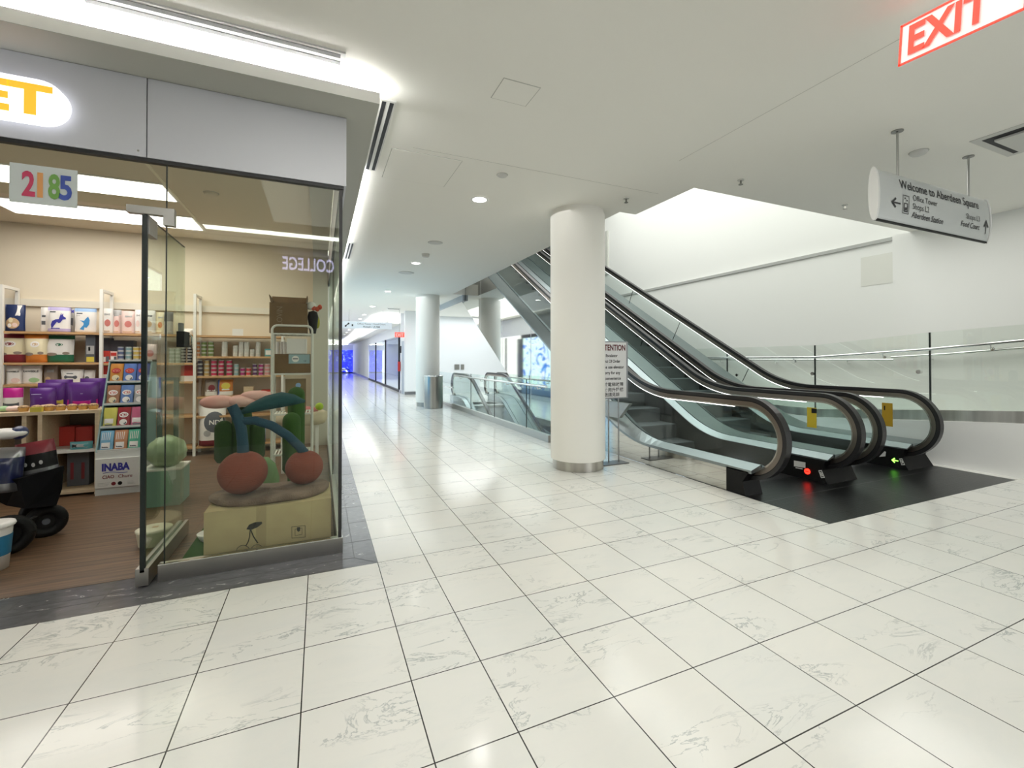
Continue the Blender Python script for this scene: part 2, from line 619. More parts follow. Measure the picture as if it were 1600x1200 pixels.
def slot(x0, y0, x1, y1, along, label, z=H, n=2):
    x0, y0 = cz(x0, y0); x1, y1 = cz(x1, y1)
    t = thing('slot_diffuser', label, 'air vent', ((x0+x1)/2, (y0+y1)/2, z-.012), 'slot diffusers')
    mb(M('vent_frame', (.70, .70, .68), .4)).box(x0, y0, z-.012, x1, y1, z).build('frame', t)
    g = mb(M('vent_dark', (.012, .013, .016), .6))
    wd = (y1-y0) if along == 'x' else (x1-x0)
    for k in range(n):
        a = (k+.5)/n*wd
        hw = wd*.13
        if along == 'x':
            g.box(x0+.03, y0+a-hw, z-.014, x1-.03, y0+a+hw, z-.0119)
        else:
            g.box(x0+a-hw, y0+.02, z-.014, x0+a+hw, y1-.02, z-.0119)
    g.build('slots', t)
    return t


slot(-1.6, -.335, -.243, -.19, 'x', 'black and white slot diffuser at the top above the shop soffit')
slot(.025, .09, .14, 1.45, 'y', 'slot diffuser at the corner of the shop soffit')
slot(.045, 4.63, .14, 5.9, 'y', 'slot diffuser second along the shop soffit')
slot(.045, 9.2, .14, 10.5, 'y', 'slot diffuser farthest along the shop soffit')

# ------------------------------------------------------------------ soffit and cove around the shops (left)
f = mb(CEIL)
zb, zt = 3.34, 3.42
f.box(-14, -.02, zb, 0.006, .03, zt)          # front lip
f.box(-.044, .03, zb, 0.006, 48, zt)          # side lip
struct(f.build('trim_11'), 'white lip of the dropped soffit round the shop fronts')
f = mb(M('soffit_shade', (.46, .46, .41), .7))  # shade on the white soffit underside put into this darker grey
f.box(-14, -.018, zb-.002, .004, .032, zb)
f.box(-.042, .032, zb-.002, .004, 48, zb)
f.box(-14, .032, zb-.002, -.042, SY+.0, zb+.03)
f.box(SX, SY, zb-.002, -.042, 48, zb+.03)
struct(f.build('ceiling'), 'dropped soffit round the shop fronts, shade painted in grey')
f = mb(WALLW)
f.box(-14, 1.2, H, -.6, 1.25, 4.2)
COVE = M('cove_light', (1, 1, 1), .5, emis=(1, 1, .97), es=280)
t = thing('cove_light', 'hidden strip light glowing above the shop front soffit', 'light', (-4, .08, zb+.03))
mb(COVE).obox((-7.1, .052, 3.402), (7.0, 0, 0), (0, .016, .010), (0, -.002, .003)).build('led_strip', t)
COVE2 = M('cove_light_cool', (1, 1, 1), .5, emis=(.95, .98, 1), es=60)
t = thing('cove_light', 'hidden strip light glowing above the soffit along the corridor', 'light', (-.1, 10, zb+.03))
mb(COVE2).obox((-.066, 23.5, 3.402), (0, 22.0, 0), (.016, 0, -.010), (.002, 0, .003)).build('led_strip', t)

# ------------------------------------------------------------------ columns
t = thing('round_column', 'thick round white column beside the nearest escalator', 'column', (2.865, 1.905, 0), 'round columns')
COLM = M('column_plaster', (.90, .885, .83), .55)
mb(COLM).cyl((2.865, 1.905, .13), .372, H-.13-.05, 64).cyl((2.865, 1.905, H-.05), .355, .05, 64).build('shaft', t)
mb(STEELV).cyl((2.865, 1.905, 0), .345, .13, 64).build('base_ring', t)
t = thing('round_column', 'round white column behind the steel trash can', 'column', (2.755, 10.745, 0), 'round columns')
mb(COLM).cyl((2.755, 10.745, .13), .372, H-.13, 48).build('shaft', t)
mb(STEELV).cyl((2.755, 10.745, 0), .352, .13, 48).build('base_ring', t)
# trash can
t = thing('trash_can', 'round brushed steel trash can before the far white column', 'trash can', (2.77, 10.03, 0))
mb(STEELV).cyl((2.77, 10.03, .02), .285, .93, 48).cyl((2.77, 10.03, 0), .275, .02, 48).build('body', t)
mb(CHROME).lathe((2.77, 10.03, .95), [(.285, 0), (.295, .0), (.295, .035), (.19, .035), (.18, -.05), (0, -.06)], 48).build('rim', t)
mb(BLACK).cyl((2.77, 10.03, .925), .175, .002, 32).build('opening', t)

# ------------------------------------------------------------------ downlights and small ceiling fittings
DL = M('lamp_lens', (1, 1, 1), .4, emis=(1, .98, .92), es=14)
DRING = M('lamp_ring', (.8, .8, .78), .4)


def downlight(x, y, label, r=.085):
    x, y = cz(x, y)
    t = thing('downlight', label, 'ceiling light', (x, y, H-.012), 'recessed downlights')
    mb(DRING).lathe((x, y, H-.012), [(r, .004), (r+.012, 0), (r+.03, .011)], 28).build('ring', t)
    mb(DL).cyl((x, y, H-.009), r, .003, 28).build('lens', t)
    l = bpy.data.lights.new('lamp', 'SPOT')
    l.energy = 26; l.spot_size = R(115); l.spot_blend = .8; l.shadow_soft_size = .08; l.color = (1, .98, .93)
    o = bpy.data.objects.new('lamp', l)
    COL.objects.link(o); o.parent = t; o.location = (0, 0, -.03)
    return t


ordn = ['nearest', 'second nearest', 'third nearest', 'fourth nearest', 'fifth nearest', 'sixth nearest', 'seventh nearest', 'eighth nearest', 'ninth nearest', 'tenth nearest']
for i, y in enumerate([1.82, 5.80, 9.94, 14.0, 17.4, 19.6, 25.6, 28.5, 31.5, 34.5]):
    downlight(1.41, y, f'recessed round ceiling downlight, {ordn[i]} in the corridor row')
FIT = M('fitting_white', (.62, .62, .59), .5)


def disc(name, x, y, r, h, label, cat, z=H, m=FIT, grp=None):
    if z == H:
        x, y = cz(x, y)
    t = thing(name, label, cat, (x, y, z-h), grp)
    mb(m).lathe((x, y, z-h), [(0, 0), (r*.8, .0), (r, h*.4), (r, h)], 24).build('cover', t)
    mb(SEAM).lathe((x, y, z-.003), [(r, 0), (r+.008, 0), (r+.008, .003)], 24).build('ring', t)
    return t


disc('smoke_detector', 1.393, 1.03, .055, .02, 'small round ceiling disc behind the nearest downlight', 'detector')
disc('ceiling_speaker', 1.393, 4.06, .12, .012, 'flat round ceiling speaker, nearer of the two', 'speaker', grp='flat round ceiling speakers')
disc('smoke_detector', 1.424, 4.95, .07, .06, 'protruding smoke detector between the flat ceiling speakers', 'detector')
disc('ceiling_speaker', 1.413, 6.92, .17, .012, 'flat round ceiling speaker, farther of the two', 'speaker', grp='flat round ceiling speakers')
disc('ceiling_speaker', 4.83, -1.056, .07, .03, 'small round ceiling speaker above the welcome sign', 'speaker')
for x, y, lab in ((3.05, 1.07, 'small sprinkler head near the round column'), (3.85, .10, 'sprinkler head at the corner of the ceiling opening'), (5.76, .13, 'sprinkler head left of the hanging welcome sign'), (7.2, .2, 'sprinkler head below the welcome sign')):
    x, y = cz(x, y)
    t = thing('sprinkler', lab, 'sprinkler', (x, y, H-.06), 'ceiling sprinklers')
    mb(FIT).cyl((x, y, H-.008), .035, .008, 20).build('plate', t)
    mb(M('brass_dark', (.25, .25, .22), .4, .8)).cyl((x, y, H-.05), .009, .045, 10).cyl((x, y, H-.055), .025, .004, 14).build('head', t)
# air grille at the right
t = thing('ceiling_grille', 'square air grille in the ceiling at the right edge', 'air vent', (5.52, -1.5, H-.01))
mb(FIT).box(5.14, -1.86, H-.006, 5.9, -1.3, H).build('frame', t)
mb(FIT).box(5.28, -1.74, H-.03, 5.78, -1.42, H-.012).build('panel', t)
mb(M('vent_dark', (.012, .013, .016), .6)).box(5.21, -1.80, H-.0075, 5.84, -1.36, H-.0061).build('gap', t)

# ------------------------------------------------------------------ hanging welcome sign
SGN = M('sign_silver', (.60, .62, .61), .42, .25)
SY0 = -1.2
x0s, x1s = 3.93, 5.90
zl, zh = 2.675, 3.105
zc, hh = (zl+zh)/2, (zh-zl)/2
t = thing('hanging_sign', 'silver curved hanging sign reading Welcome to Aberdeen Square', 'sign', ((x0s+x1s)/2, SY0+.06, zl))
SD = .034
arc = [(-SD*math.cos(a)*1.0, math.sin(a)*hh) for a in [R(-90+180*i/16) for i in range(17)]]
prof = [(SY0+.06+p, zc+q) for p, q in arc]+[(SY0+.06-p, zc+q) for p, q in reversed(arc[1:-1])]
mb(SGN).poly_x(prof, x0s+.02, x1s-.02).build('body', t)
g = mb(M('sign_cap', (.80, .80, .78), .4))
arc2 = [(SY0+.06+(p*1.18), zc+q*1.07) for p, q in arc]+[(SY0+.06-(p*1.18), zc+q*1.07) for p, q in reversed(arc[1:-1])]
g.poly_x(arc2, x0s, x0s+.025)
g.build('end_cap', t)
mb(M('sign_cap', (.8, .8, .8))).poly_x(arc2, x1s-.025, x1s).build('end_cap', t)
mb(BLACK).box(x0s+.02, SY0+.05, zl-.012, x1s-.02, SY0+.07, zl+.004).build('bottom_rail', t)


def curvey(z):
    return SY0+.06-SD*math.cos(math.asin(max(-1, min(1, (z-zc)/hh))))-.003


INK = M('sign_ink', (.02, .02, .022), .5)
g = mb(INK)


def sline(txt, x, z, h, al='l', bold=.0, shear=0, w=None):
    """lettering wrapped on the curved face"""
    k = len(g.v)
    g.text(txt, (x, 0, z), EX, EZ, h=h, ext=0, align=al, bold=bold, w=w)
    for v in g.v[k:]:
        if shear:
            v.x += (v.z-z)*shear
        v.y = curvey(v.z)


def sx(px, py):
    return at(px, py, Y=SY0)


a = sx(1412, 289); b = sx(1535, 322)
for args, kw in (((('Welcome to Aberdeen Square', a.x, 2.978, .078)), dict(bold=.012, w=b.x-a.x)), (('Office Tower', sx(1432, 312).x, 2.893, .052), {}), (('Shops L2', sx(1432, 326).x, 2.818, .052), {}), (('Aberdeen Station', sx(1431, 338).x, 2.743, .052), dict(bold=.012, shear=.2)), (('Shops L3', sx(1536, 338).x, 2.850, .052, 'r'), {}), (('Food Court', sx(1536, 350).x, 2.768, .052, 'r'), dict(bold=.012, shear=.2))):
    g = mb(INK)
    sline(*args, **kw)
    g.build('lettering', t)
g = mb(INK)


def wrapbox(x0, z0, x1, z1):
    k = len(g.v)
    n = 6
    for i in range(n):
        za, zb_ = z0+(z1-z0)*i/n, z0+(z1-z0)*(i+1)/n
        g.add([(x0, curvey(za), za), (x1, curvey(za), za), (x1, curvey(zb_), zb_), (x0, curvey(zb_), zb_)], [(0, 1, 2, 3)])


def wpoly(pts):
    g.add([(x, curvey(z)-.001, z) for x, z in pts], [tuple(range(len(pts)))])


ax = sx(1398, 316).x
wrapbox(ax+.03, 2.828, ax+.14, 2.842)
wpoly([(ax, 2.835), (ax+.062, 2.789), (ax+.075, 2.803), (ax+.03, 2.835)]); wpoly([(ax, 2.835), (ax+.03, 2.835), (ax+.075, 2.867), (ax+.062, 2.881)])
g.build('left_arrow', t)
g = mb(INK)
rx = sx(1546, 348).x
wrapbox(rx-.007, 2.745, rx+.007, 2.86)
wpoly([(rx, 2.885), (rx-.05, 2.815), (rx-.035, 2.805), (rx, 2.855)]); wpoly([(rx, 2.885), (rx, 2.855), (rx+.035, 2.805), (rx+.05, 2.815)])
g.build('up_arrow', t)
g = mb(INK)
lx = sx(1416, 318).x
for bx in ((lx, 2.76, lx+.10, 2.766), (lx, 2.915, lx+.10, 2.921), (lx, 2.76, lx+.006, 2.92), (lx+.094, 2.76, lx+.1, 2.92), (lx+.02, 2.775, lx+.08, 2.785), (lx+.02, 2.845, lx+.08, 2.853), (lx+.02, 2.775, lx+.03, 2.85), (lx+.07, 2.775, lx+.08, 2.85), (lx+.035, 2.79, lx+.065, 2.815)):
    wrapbox(*bx)
wpoly([(lx+.036, 2.905), (lx+.022, 2.885), (lx+.036, 2.89), (lx+.05, 2.885)]); wpoly([(lx+.064, 2.865), (lx+.05, 2.885), (lx+.064, 2.88), (lx+.078, 2.885)])
g.build('lift_pictogram', t)
for px in (4.30, 5.545):
    mb(M('rod_steel', (.45, .45, .44), .3, 1)).cyl((px, SY0+.06, zh-.01), .009, H-zh-.0, 12).build('rod', t)
    mb(M('rod_plate', (.25, .25, .24), .4, .8)).cyl((px, SY0+.06, H-.008), .045, .008, 20).build('ceiling_plate', t)

# ------------------------------------------------------------------ EXIT sign at the top
t = thing('exit_sign', 'red and white EXIT sign hanging tilted at the top edge', 'sign', (2.74, -2.1, 3.2))
bl = at(1405, 105, X=2.72); br = at(1489, 67, X=2.72)
ux = (br-bl).normalized()
uz = Vector((0, -ux.z, ux.y)); uz = uz if uz.z > 0 else -uz
L_ = .52
c0 = bl+ux*(L_/2)+uz*.115
REDT = M('exit_red', (.75, .03, .015), .3, emis=(1, .06, .02), es=.5)
mb(M('exit_face', (.80, .78, .76), .3, emis=(1, .9, .87), es=.08)).obox(c0, (.008, 0, 0), ux*(L_/2), uz*.115).build('panel', t)
g = mb(REDT)
for s_, d_ in ((0, -1), (0, 1)):
    g.obox(c0+uz*.11*d_-EX*.009, (.004, 0, 0), ux*(L_/2), uz*.005)
    g.obox(c0+ux*(L_/2-.005)*d_-EX*.009, (.004, 0, 0), ux*.005, uz*.115)
g.build('border', t)
mb(REDT).text('EXIT', bl+ux*.045+uz*.045-EX*.012, ux, uz, w=.345, h=.155, ext=.003, align='l', bold=.03).build('lettering', t)
mb(M('rod_steel', (.5, .5, .5), .3, 1)).cyl((2.72, c0.y, c0.z+.09), .008, H-c0.z-.09, 10).build('rod', t)

# ------------------------------------------------------------------ escalators


def line_path(yc, zc, r, L, turn, rt, M_, d, dr, start=-95, nseg=26):
    """side outline offset inward by d: newel arc, straight, bend, incline. dr=+1 runs to +Y. returns (y,z) list"""
    pts = []
    for i in range(nseg+1):
        a = R(start-(270-90+(start+90)-0)*0) if False else None
        ang = R(-95 - (175+10)*i/nseg + 0) if False else None
        th = -95+(-175)*i/nseg          # from the bottom, round the -Y side, to the top (-270 = 90)
        pts.append((yc+(r-d)*math.cos(R(th)), zc+(r-d)*math.sin(R(th))))
    zt_ = zc+r-d
    ys = yc+L
    if turn > 0:
        rr = rt+d
        cy_, cz_ = ys, zt_+rr
        for i in range(0, 13):
            a = R(30)*i/12
            pts.append((cy_+rr*math.sin(a), cz_-rr*math.cos(a)))
        ey, ez = pts[-1]
        pts.append((ey+M_*math.cos(R(30)), ez+M_*math.sin(R(30))))
    else:
        rr = rt-d
        cy_, cz_ = ys, zt_-rr
        for i in range(0, 13):
            a = R(30)*i/12
            pts.append((cy_+rr*math.sin(a), cz_+rr*math.cos(a)))
        ey, ez = pts[-1]
        pts.append((ey+M_*math.cos(R(30)), ez-M_*math.sin(R(30))))
    return pts


def sweep(g, path0, path1, xa, xb, y0=0, dr=1, z0=0, a=0, b=None):
    p = [(y0+dr*y, z0+z) for y, z in path0[a:b]]
    q = [(y0+dr*y, z0+z) for y, z in path1[a:b]]
    g.quadstrip_x(p, q, xa, xb)


def deck_line(P, hflat, hinc, bend0, n=12):
    """(y,z) polyline for the deck or steps: flat at hflat, then 30 degree line z=.5774y+hinc, rounded"""
    pass


def soft(y, flat, inc, k=.45):
    """smooth maximum of the flat level and the incline"""
    a = flat; b = .5774*y+inc
    d = b-a
    return a if d < -k else b if d > k else a+(d+k)**2/(4*k)


def softmin(y, flat, inc, k=.45):
    return -soft(y, -flat, inc, k)


def balustrade(t, x, yc, zc, r, L, turn, M_, y0, dr, deckf, ymin_glass, side, led=True, gname='handrail'):
    rt = 1.866
    P = {d: line_path(yc, zc, r, L, turn, rt, M_, d, 1) for d in (0, .04, .052, .10, .118, .127)}
    nn = len(P[0])
    g = mb(BLACKR)
    sweep(g, P[0], P[.04], x-.042, x+.042, y0, dr)
    sweep(g, P[.04], P[.052], x-.030, x+.030, y0, dr)
    h = g.build('handrail', t)
    g = mb(TRACK)
    sweep(g, P[.052], P[.10], x-.027, x+.027, y0, dr)
    g.mat(BLACK)
    sweep(g, P[.04], P[.052], x-.0315, x+.0315, y0, dr)
    g.mat(M('track_light', (.45, .42, .38), .25, 1))
    sweep(g, P[.10], P[.118], x-.018, x+.018, y0, dr)
    g.build('handrail_track', t)
    if led:
        s_ = 27
        
        k0 = [(yc+.20, P[.118][26][1])]+P[.118][27:]
        k1 = [(yc+.20, P[.127][26][1])]+P[.127][27:]
        g = mb(LEDW)
        sweep(g, k0, k1, x-.012, x+.012, y0, dr)
        g.build('light_strip', t)
    # glass: between track and deck
    top = P[.118]
    g = mb(G_ESC)
    ys0 = []
    outer = []
    bot = []
    # newel part: from the frontmost point at deck height, round to the top
    for (y, z) in top:
        if y < ymin_glass and z < deckf(y):
            continue
        if z < deckf(y)+.0:
            continue
        outer.append((y, z))
        bot.append((max(y, outer[0][0]), deckf(max(y, outer[0][0]))-.02))
    # build the newel fan: bottoms follow y but never left of the first visible point
    bot = [(yy if i > 0 else yy, zz) for i, (yy, zz) in enumerate(bot)]
    o2 = [(y0+dr*y, z) for y, z in outer]
    b2 = [(y0+dr*(y), deckf(y)-.02 if z > deckf(y)-.02 else z) for (y, z), _ in zip(outer, bot)]
    g.quadstrip_x(o2, b2, x-.006, x+.006)
    gl = g.build('glass_panel', t)
    return P


class Esc:
    pass


def escalator_pair_up():
    XB = [(3.95, 5.20), (5.60, 6.86)]
    decksteps = []
    hf = .29
    deckf = lambda y: soft(y, .34, -.70, .24)
    inner = lambda y: soft(y, .285, -.755, .24)
    outer = lambda y: soft(y, .29, -.90, .30)
    stepf = lambda y: soft(y, 0.0, -.985, .2)
    YE = 12.6
    ys = [-.05+i*(2.9+.05)/26 for i in range(27)]+[YE]
    labs = ['escalator marked 8 with dark stepped run, nearer the column', 'escalator marked 9 with dark stepped run, nearer the right wall']
    for e, (xa, xb) in enumerate(XB):
        t = thing('escalator', labs[e], 'escalator', ((xa+xb)/2, 0, 0), 'rising escalators')
        for s_, x in ((-1, xa), (1, xb)):
            balustrade(t, x, .083, .61, .45, 1.157, 1, 12.3, 0, 1, deckf, -.3, s_)
            # inner deck sloping to the skirt
            xi = x+.012*(-s_); xs = x+.125*(-s_)
            g = mb(DECK)
            y2 = [y for y in ys if y >= -.05]
            v = []
            for y in y2:
                z = deckf(y)
                zi_ = inner(y)
                v += [(xi, y, z), (xs, y, zi_), (xs, y, zi_-.015), (xi, y, z-.03)]
            n = len(y2)
            fs = [(4*i+k, 4*i+(k+1) % 4, 4*i+4+(k+1) % 4, 4*i+4+k) for i in range(n-1) for k in range(4)]+[(3, 2, 1, 0), (4*n-4, 4*n-3, 4*n-2, 4*n-1)]
            if s_ > 0:
                fs = [tuple(reversed(f_)) for f_ in fs]
            g.add(v, fs)
            g.build('inner_deck', t)
            g = mb(SKIRT)
            yk = [y for y in ys if y >= .55]
            g.quadstrip_x([(y, inner(y)-.005) for y in yk], [(y, stepf(y)-.25 if y > 1.4 else -.02) for y in yk], xs, xs+.006*(-s_))
            g.build('skirt_panel', t)
        # steps
        sa, sb = xa+.135, xb-.135
        g = mb(M('step_metal', (.14, .16, .165), .45, .5, bump=(220, .5, (1, .02, .02))))
        yr = (1.98 if e == 0 else 1.90)-.395
        zt_ = .165-.12
        while yr < 12.2:
            st = mb(M('step_metal'))
            st.box(sa, yr, zt_-.30 if zt_ > .3 else -.06, sb, yr+.41, zt_)
            st.mat(M('step_riser', (.12, .125, .12), .45, .4, bump=(260, .6, (1, .02, .02)))).box(sa, yr-.006, zt_-.25 if zt_ > .3 else -.05, sb, yr, zt_-.010)
            st.build('step', t)
            zt_ = .165 if zt_ < .1 else zt_+.228
            yr += .395
        # yellow comb decals and newel base boxes
        if e == 0:
            mb(BLACK).poly_x([(.27, 0), (.02, 0), (.06, .15), (-.02, .27), (.27, .27)], 3.80, 4.06).build('newel_base', t)
            mb(BLACK).poly_x([(.6, 0), (-.05, 0), (.02, .15), (-.03, .27), (.6, .27)], 5.07, 5.42).build('newel_base', t)
        else:
            mb(BLACK).poly_x([(.6, 0), (-.05, 0), (.02, .15), (-.03, .27), (.6, .27)], 5.421, 5.65).build('newel_base', t)
            mb(BLACK).poly_x([(.6, 0), (-.07, 0), (.02, .15), (-.03, .27), (.6, .27)], 6.73, 7.34).build('newel_base', t)
        X_ = 5.068 if e == 0 else 6.728
        P_ = M('label_white', (.75, .75, .72), .5)
        K = lambda px, py: at(px, py, X=X_-.004)

        def quad(g, pts):
            g.add([K(*p) for p in pts], [(0, 1, 2, 3)])
        o1, o2 = ([(1278.5, 735), (1284, 734.5), (1289, 746.5), (1283, 747)], [(1280, 736.5), (1283.2, 736), (1287.2, 745.2), (1283.8, 745.6)]) if e == 0 else ([(1404.8, 716.5), (1409.6, 716.2), (1414.2, 726.6), (1408.6, 726.8)], [(1406.2, 717.8), (1409, 717.5), (1412.6, 725.4), (1409.2, 725.6)])
        pl = mb(P_)
        quad(pl, o1)
        k0 = len(pl.v)
        pl.mat(BLACK); quad(pl, o2)
        for v_ in pl.v[k0:]:
            v_.x -= .001
        k0 = len(pl.v)
        cc = sum((K(*p) for p in o2), Vector())/4
        up_ = (K(*o2[0])-K(*o2[3])).normalized()
        pl.mat(P_).text('8' if e == 0 else '9', cc-EX*.003-up_*.022, -EY, up_, h=.044, w=.030, ext=.0, align='c', bold=.04)
        pl.build('number_plate', t)
        pl = mb(P_)
        if e == 0:
            quad(pl, [(1240.5, 719.5), (1258.5, 722.5), (1258.5, 731.2), (1240.5, 728.6)])
            quad(pl, [(1243, 730), (1254, 732), (1254.5, 733.5), (1243, 731.5)])
            pl.build('notice', t)
            c_ = K(1261.5, 736.5)
            mb(M('red_lamp', (.4, 0, 0), .3, emis=(1, .02, .01), es=4)).cyl((X_-.010, c_.y, c_.z), .034, .009, 24, axis='x').mat(M('lamp_bar', (.15, 0, 0))).obox((X_-.011, c_.y, c_.z), (.001, 0, 0), (0, .02, 0), (0, 0, .005)).build('stop_lamp', t)
        else:
            quad(pl, [(1373.5, 713.8), (1382, 705), (1384.3, 706), (1383.5, 713)])
            pl.build('notice', t)
            ga = mb(M('green_lamp', (0, .4, 0), .3, emis=(.25, 1, .08), es=3.5))
            c_ = K(1398.5, 719.5)
            gy, gz = c_.y, c_.z
            ga.obox((X_-.003, gy, gz), (.001, 0, 0), (0, .035, 0), (0, 0, .006))
            for s2 in (1, -1):
                ga.obox((X_-.003, gy+.020, gz+.013*s2), (.001, 0, 0), (0, .016, -.016*s2), (0, .005, .005*s2))
            ga.build('arrow_lamp', t)
        # outer decks and claddings
        if e == 0:
            g = mb(DECK)
            v = []
            for y in ys:
                v += [(3.943, y, deckf(y)), (3.80, y, outer(y)), (3.80, y, outer(y)-.035), (3.943, y, deckf(y)-.06)]
            n = len(ys)
            g.add(v, [tuple(reversed((4*i+k, 4*i+(k+1) % 4, 4*i+4+(k+1) % 4, 4*i+4+k))) for i in range(n-1) for k in range(4)]+[(0, 1, 2, 3), (4*n-1, 4*n-2, 4*n-3, 4*n-4)])
            g.build('outer_deck', t)
            # mirror cladding
            g = mb(MIRROR)
            yb = [.27+i*.2 for i in range(22)]
            poly_t = [(.27, deckf(.27)-.03)]+[(y, deckf(y)-.03) for y in ys if y > .3]
            bt = [(y, max(0.0, .5774*y-2.72)) for y, z in poly_t]
            # densify the long last run
            tt, bb = [], []
            src = [y for y, _ in poly_t][:-1]
            src += [src[-1]+(YE-src[-1])*i/20 for i in range(1, 21)]
            tt = [(y, outer(y)-.03) for y in src]
            bb = [(y, max(0.0, .5774*y-2.72)) for y in src]
            g.quadstrip_x(tt, bb, 3.805, 3.83)
            g.build('mirror_cladding', t)
            M('panel_joint', (.80, .82, .82), .3, .6)
            for yj in (5.35, 7.0, 8.65, 10.3):
                g = mb(M('panel_joint'))
                g.obox((3.8035, yj, (.5774*yj-.93+max(0, .5774*yj-2.72))/2), (.0015, 0, 0), (0, .004, 0), (0, 0, .88))
                g.build('panel_joint', t)
            mb(STEEL).box(3.803, .255, 0, 3.835, .275, .27).build('end_trim', t)
            pp = [at(*p, X=3.78) for p in ((940, 625), (984, 631), (968, 653), (940, 649))]
            mb(STEEL).poly_x([(p.y, p.z) for p in pp], 3.77, 3.83).build('deflector_plate', t)
        else:
            g = mb(DECK)
            g.quadstrip_x([(y, deckf(y)) for y in ys], [(y, deckf(y)-.035) for y in ys], 5.212, 5.588)
            g.quadstrip_x([(y, deckf(y)) for y in ys], [(y, deckf(y)-.035) for y in ys], 6.872, 7.34)
            g.build('outer_deck', t)
        # truss underside
        src = [4.9+i*(YE-4.9)/10 for i in range(11)]
        g = mb(M('truss_grey', (.45, .46, .46), .5))
        x0_, x1_ = (3.835, 5.40) if e == 0 else (5.401, 7.33)
        g.quadstrip_x([(y, .5774*y-1.45) for y in src], [(y, .5774*y-2.72) for y in src], x0_, x1_)
        g.build('truss', t)
        for (pa, pb_, xx) in ([((1005, 528), (1001, 541), 5.2)] if e == 0 else [((1064, 500), (1051, 531), 6.86), ((989, 454), (983, 474), 6.86), ((1171, 573), (1160, 596), 6.86)]):
            A_, B_ = at(*pa, X=xx), at(*pb_, X=xx)
            c_ = (A_+B_)/2
            hd = (A_-B_)/2
            mb(G_EDGE).obox(c_, (.0065, 0, 0), hd.cross(EX).normalized()*.003, hd).build('glass_joint', t)
        # yellow safety stickers on the glass
        if e == 0:
            a_ = at(1261, 663, X=5.19); b_ = at(1276, 690, X=5.19)
            YL = M('sticker_yellow', (.55, .42, .02), .5)
            a_ = at(1261, 636, X=5.19); b_ = at(1276, 669, X=5.19)
            g = mb(YL).box(5.188, min(a_.y, b_.y), b_.z, 5.192, max(a_.y, b_.y), a_.z)
            c1 = at(1268, 638, X=5.186); d1 = at(1276, 646, X=5.186)
            g.mat(BLACK).box(5.185, d1.y, d1.z, 5.188, c1.y, c1.z)
            g.build('safety_sticker', t)
        else:
            YL = M('sticker_amber', (.42, .26, .01), .5)
            a_ = at(1378, 629, X=6.85); b_ = at(1395, 667, X=6.85)
            g = mb(YL).box(6.848, b_.y, b_.z, 6.852, a_.y, a_.z)
            a_ = at(1381, 634, X=6.845); b_ = at(1383, 641, X=6.845)
            g.mat(BLACK).box(6.846, b_.y, b_.z, 6.848, a_.y, a_.z)
            g.build('safety_sticker', t)


escalator_pair_up()


def escalator_pair_down():
    Y0 = 12.2
    XB = [(3.95, 5.20), (5.60, 6.86)]
    # local y' = Y0 - Y ; z falls after the landing
    deckf = lambda y: softmin(y, .23, .5774*0+.23+.5774*0-0, .22) if False else -soft(y, -.23, -1.27, .22)
    stepf = lambda y: -soft(y, 0, -1.27, .25)
    for e, (xa, xb) in enumerate(XB):
        t = thing('escalator', ['descending escalator beyond the glass guard, nearer the trash can', 'descending escalator beyond the glass guard, farther from the trash can'][e], 'escalator', ((xa+xb)/2, 10, -1), 'descending escalators')
        for s_, x in ((-1, xa), (1, xb)):
            balustrade(t, x, .42, .58, .42, 1.25, -1, 7.5, Y0, -1, deckf, 0, s_, led=False)
            g = mb(DECK)
            ys = [.3+i*.15 for i in range(20)]+[9.0]
            g.quadstrip_x([(Y0-y, deckf(y)) for y in ys], [(Y0-y, deckf(y)-.04) for y in ys], min(x-.11*s_, x-.01*s_), max(x-.11*s_, x-.01*s_))
            g.build('inner_deck', t)
        ys = [1.0+i*.15 for i in range(16)]+[9.0]
        g = mb(M('step_metal'))
        g.quadstrip_x([(Y0-y, stepf(y)) for y in ys], [(Y0-y, stepf(y)-.3) for y in ys], xa+.12, xb-.12)
        g.build('step_run', t)
        ys = [.3+i*.15 for i in range(20)]+[9.0]
        if e == 0:
            g = mb(M('down_cladding', (.50, .55, .57), .22, .9))
            g.quadstrip_x([(Y0-y, deckf(y)) for y in ys], [(Y0-y, deckf(y)-1.2) for y in ys], 3.80, 3.94)
            g.build('cladding', t)
        else:
            g = mb(DECK)
            g.quadstrip_x([(Y0-y, deckf(y)) for y in ys], [(Y0-y, deckf(y)-1.2) for y in ys], 5.21, 5.59)
            g.build('cladding', t)


escalator_pair_down()

# ------------------------------------------------------------------ void guard, lower level
t = thing('glass_guard', 'glass guard with steel rail and base along the escalator pit', 'railing', (3.35, 6.7, 0))
mb(STEEL).box(3.31, 3.62, 0, 3.39, 9.88, .125).build('base_rail', t)
jy = [3.62, 4.61, 6.38, 8.14, 9.88]
for i in range(4):
    mb(G_ESC).box(3.344, jy[i]+.005, .125, 3.356, jy[i+1]-.005, 1.08).build('glass_panel', t)
    if i:
        mb(G_EDGE).box(3.343, jy[i]-.006, .125, 3.357, jy[i]+.006, 1.08).build('panel_joint', t)
mb(CHROME).tube([(3.28, 3.62, .985), (3.28, 9.5, .985)], .022, 12).build('handrail', t)
for y in (4.0, 5.5, 7.2, 9.0):
    mb(CHROME).tube([(3.35, y, .93), (3.29, y, .93), (3.28, y, .97)], .010, 8).build('bracket', t)
t = thing('glass_guard', 'short glass guard between the trash can and the far newels', 'railing', (3.7, 11.2, 0))
mb(STEEL).box(3.36, 9.9, 0, 3.41, 12.2, .08).build('base_rail', t)
mb(G_ESC).box(3.38, 9.9, .08, 3.39, 12.2, 1.05).build('glass_panel', t)
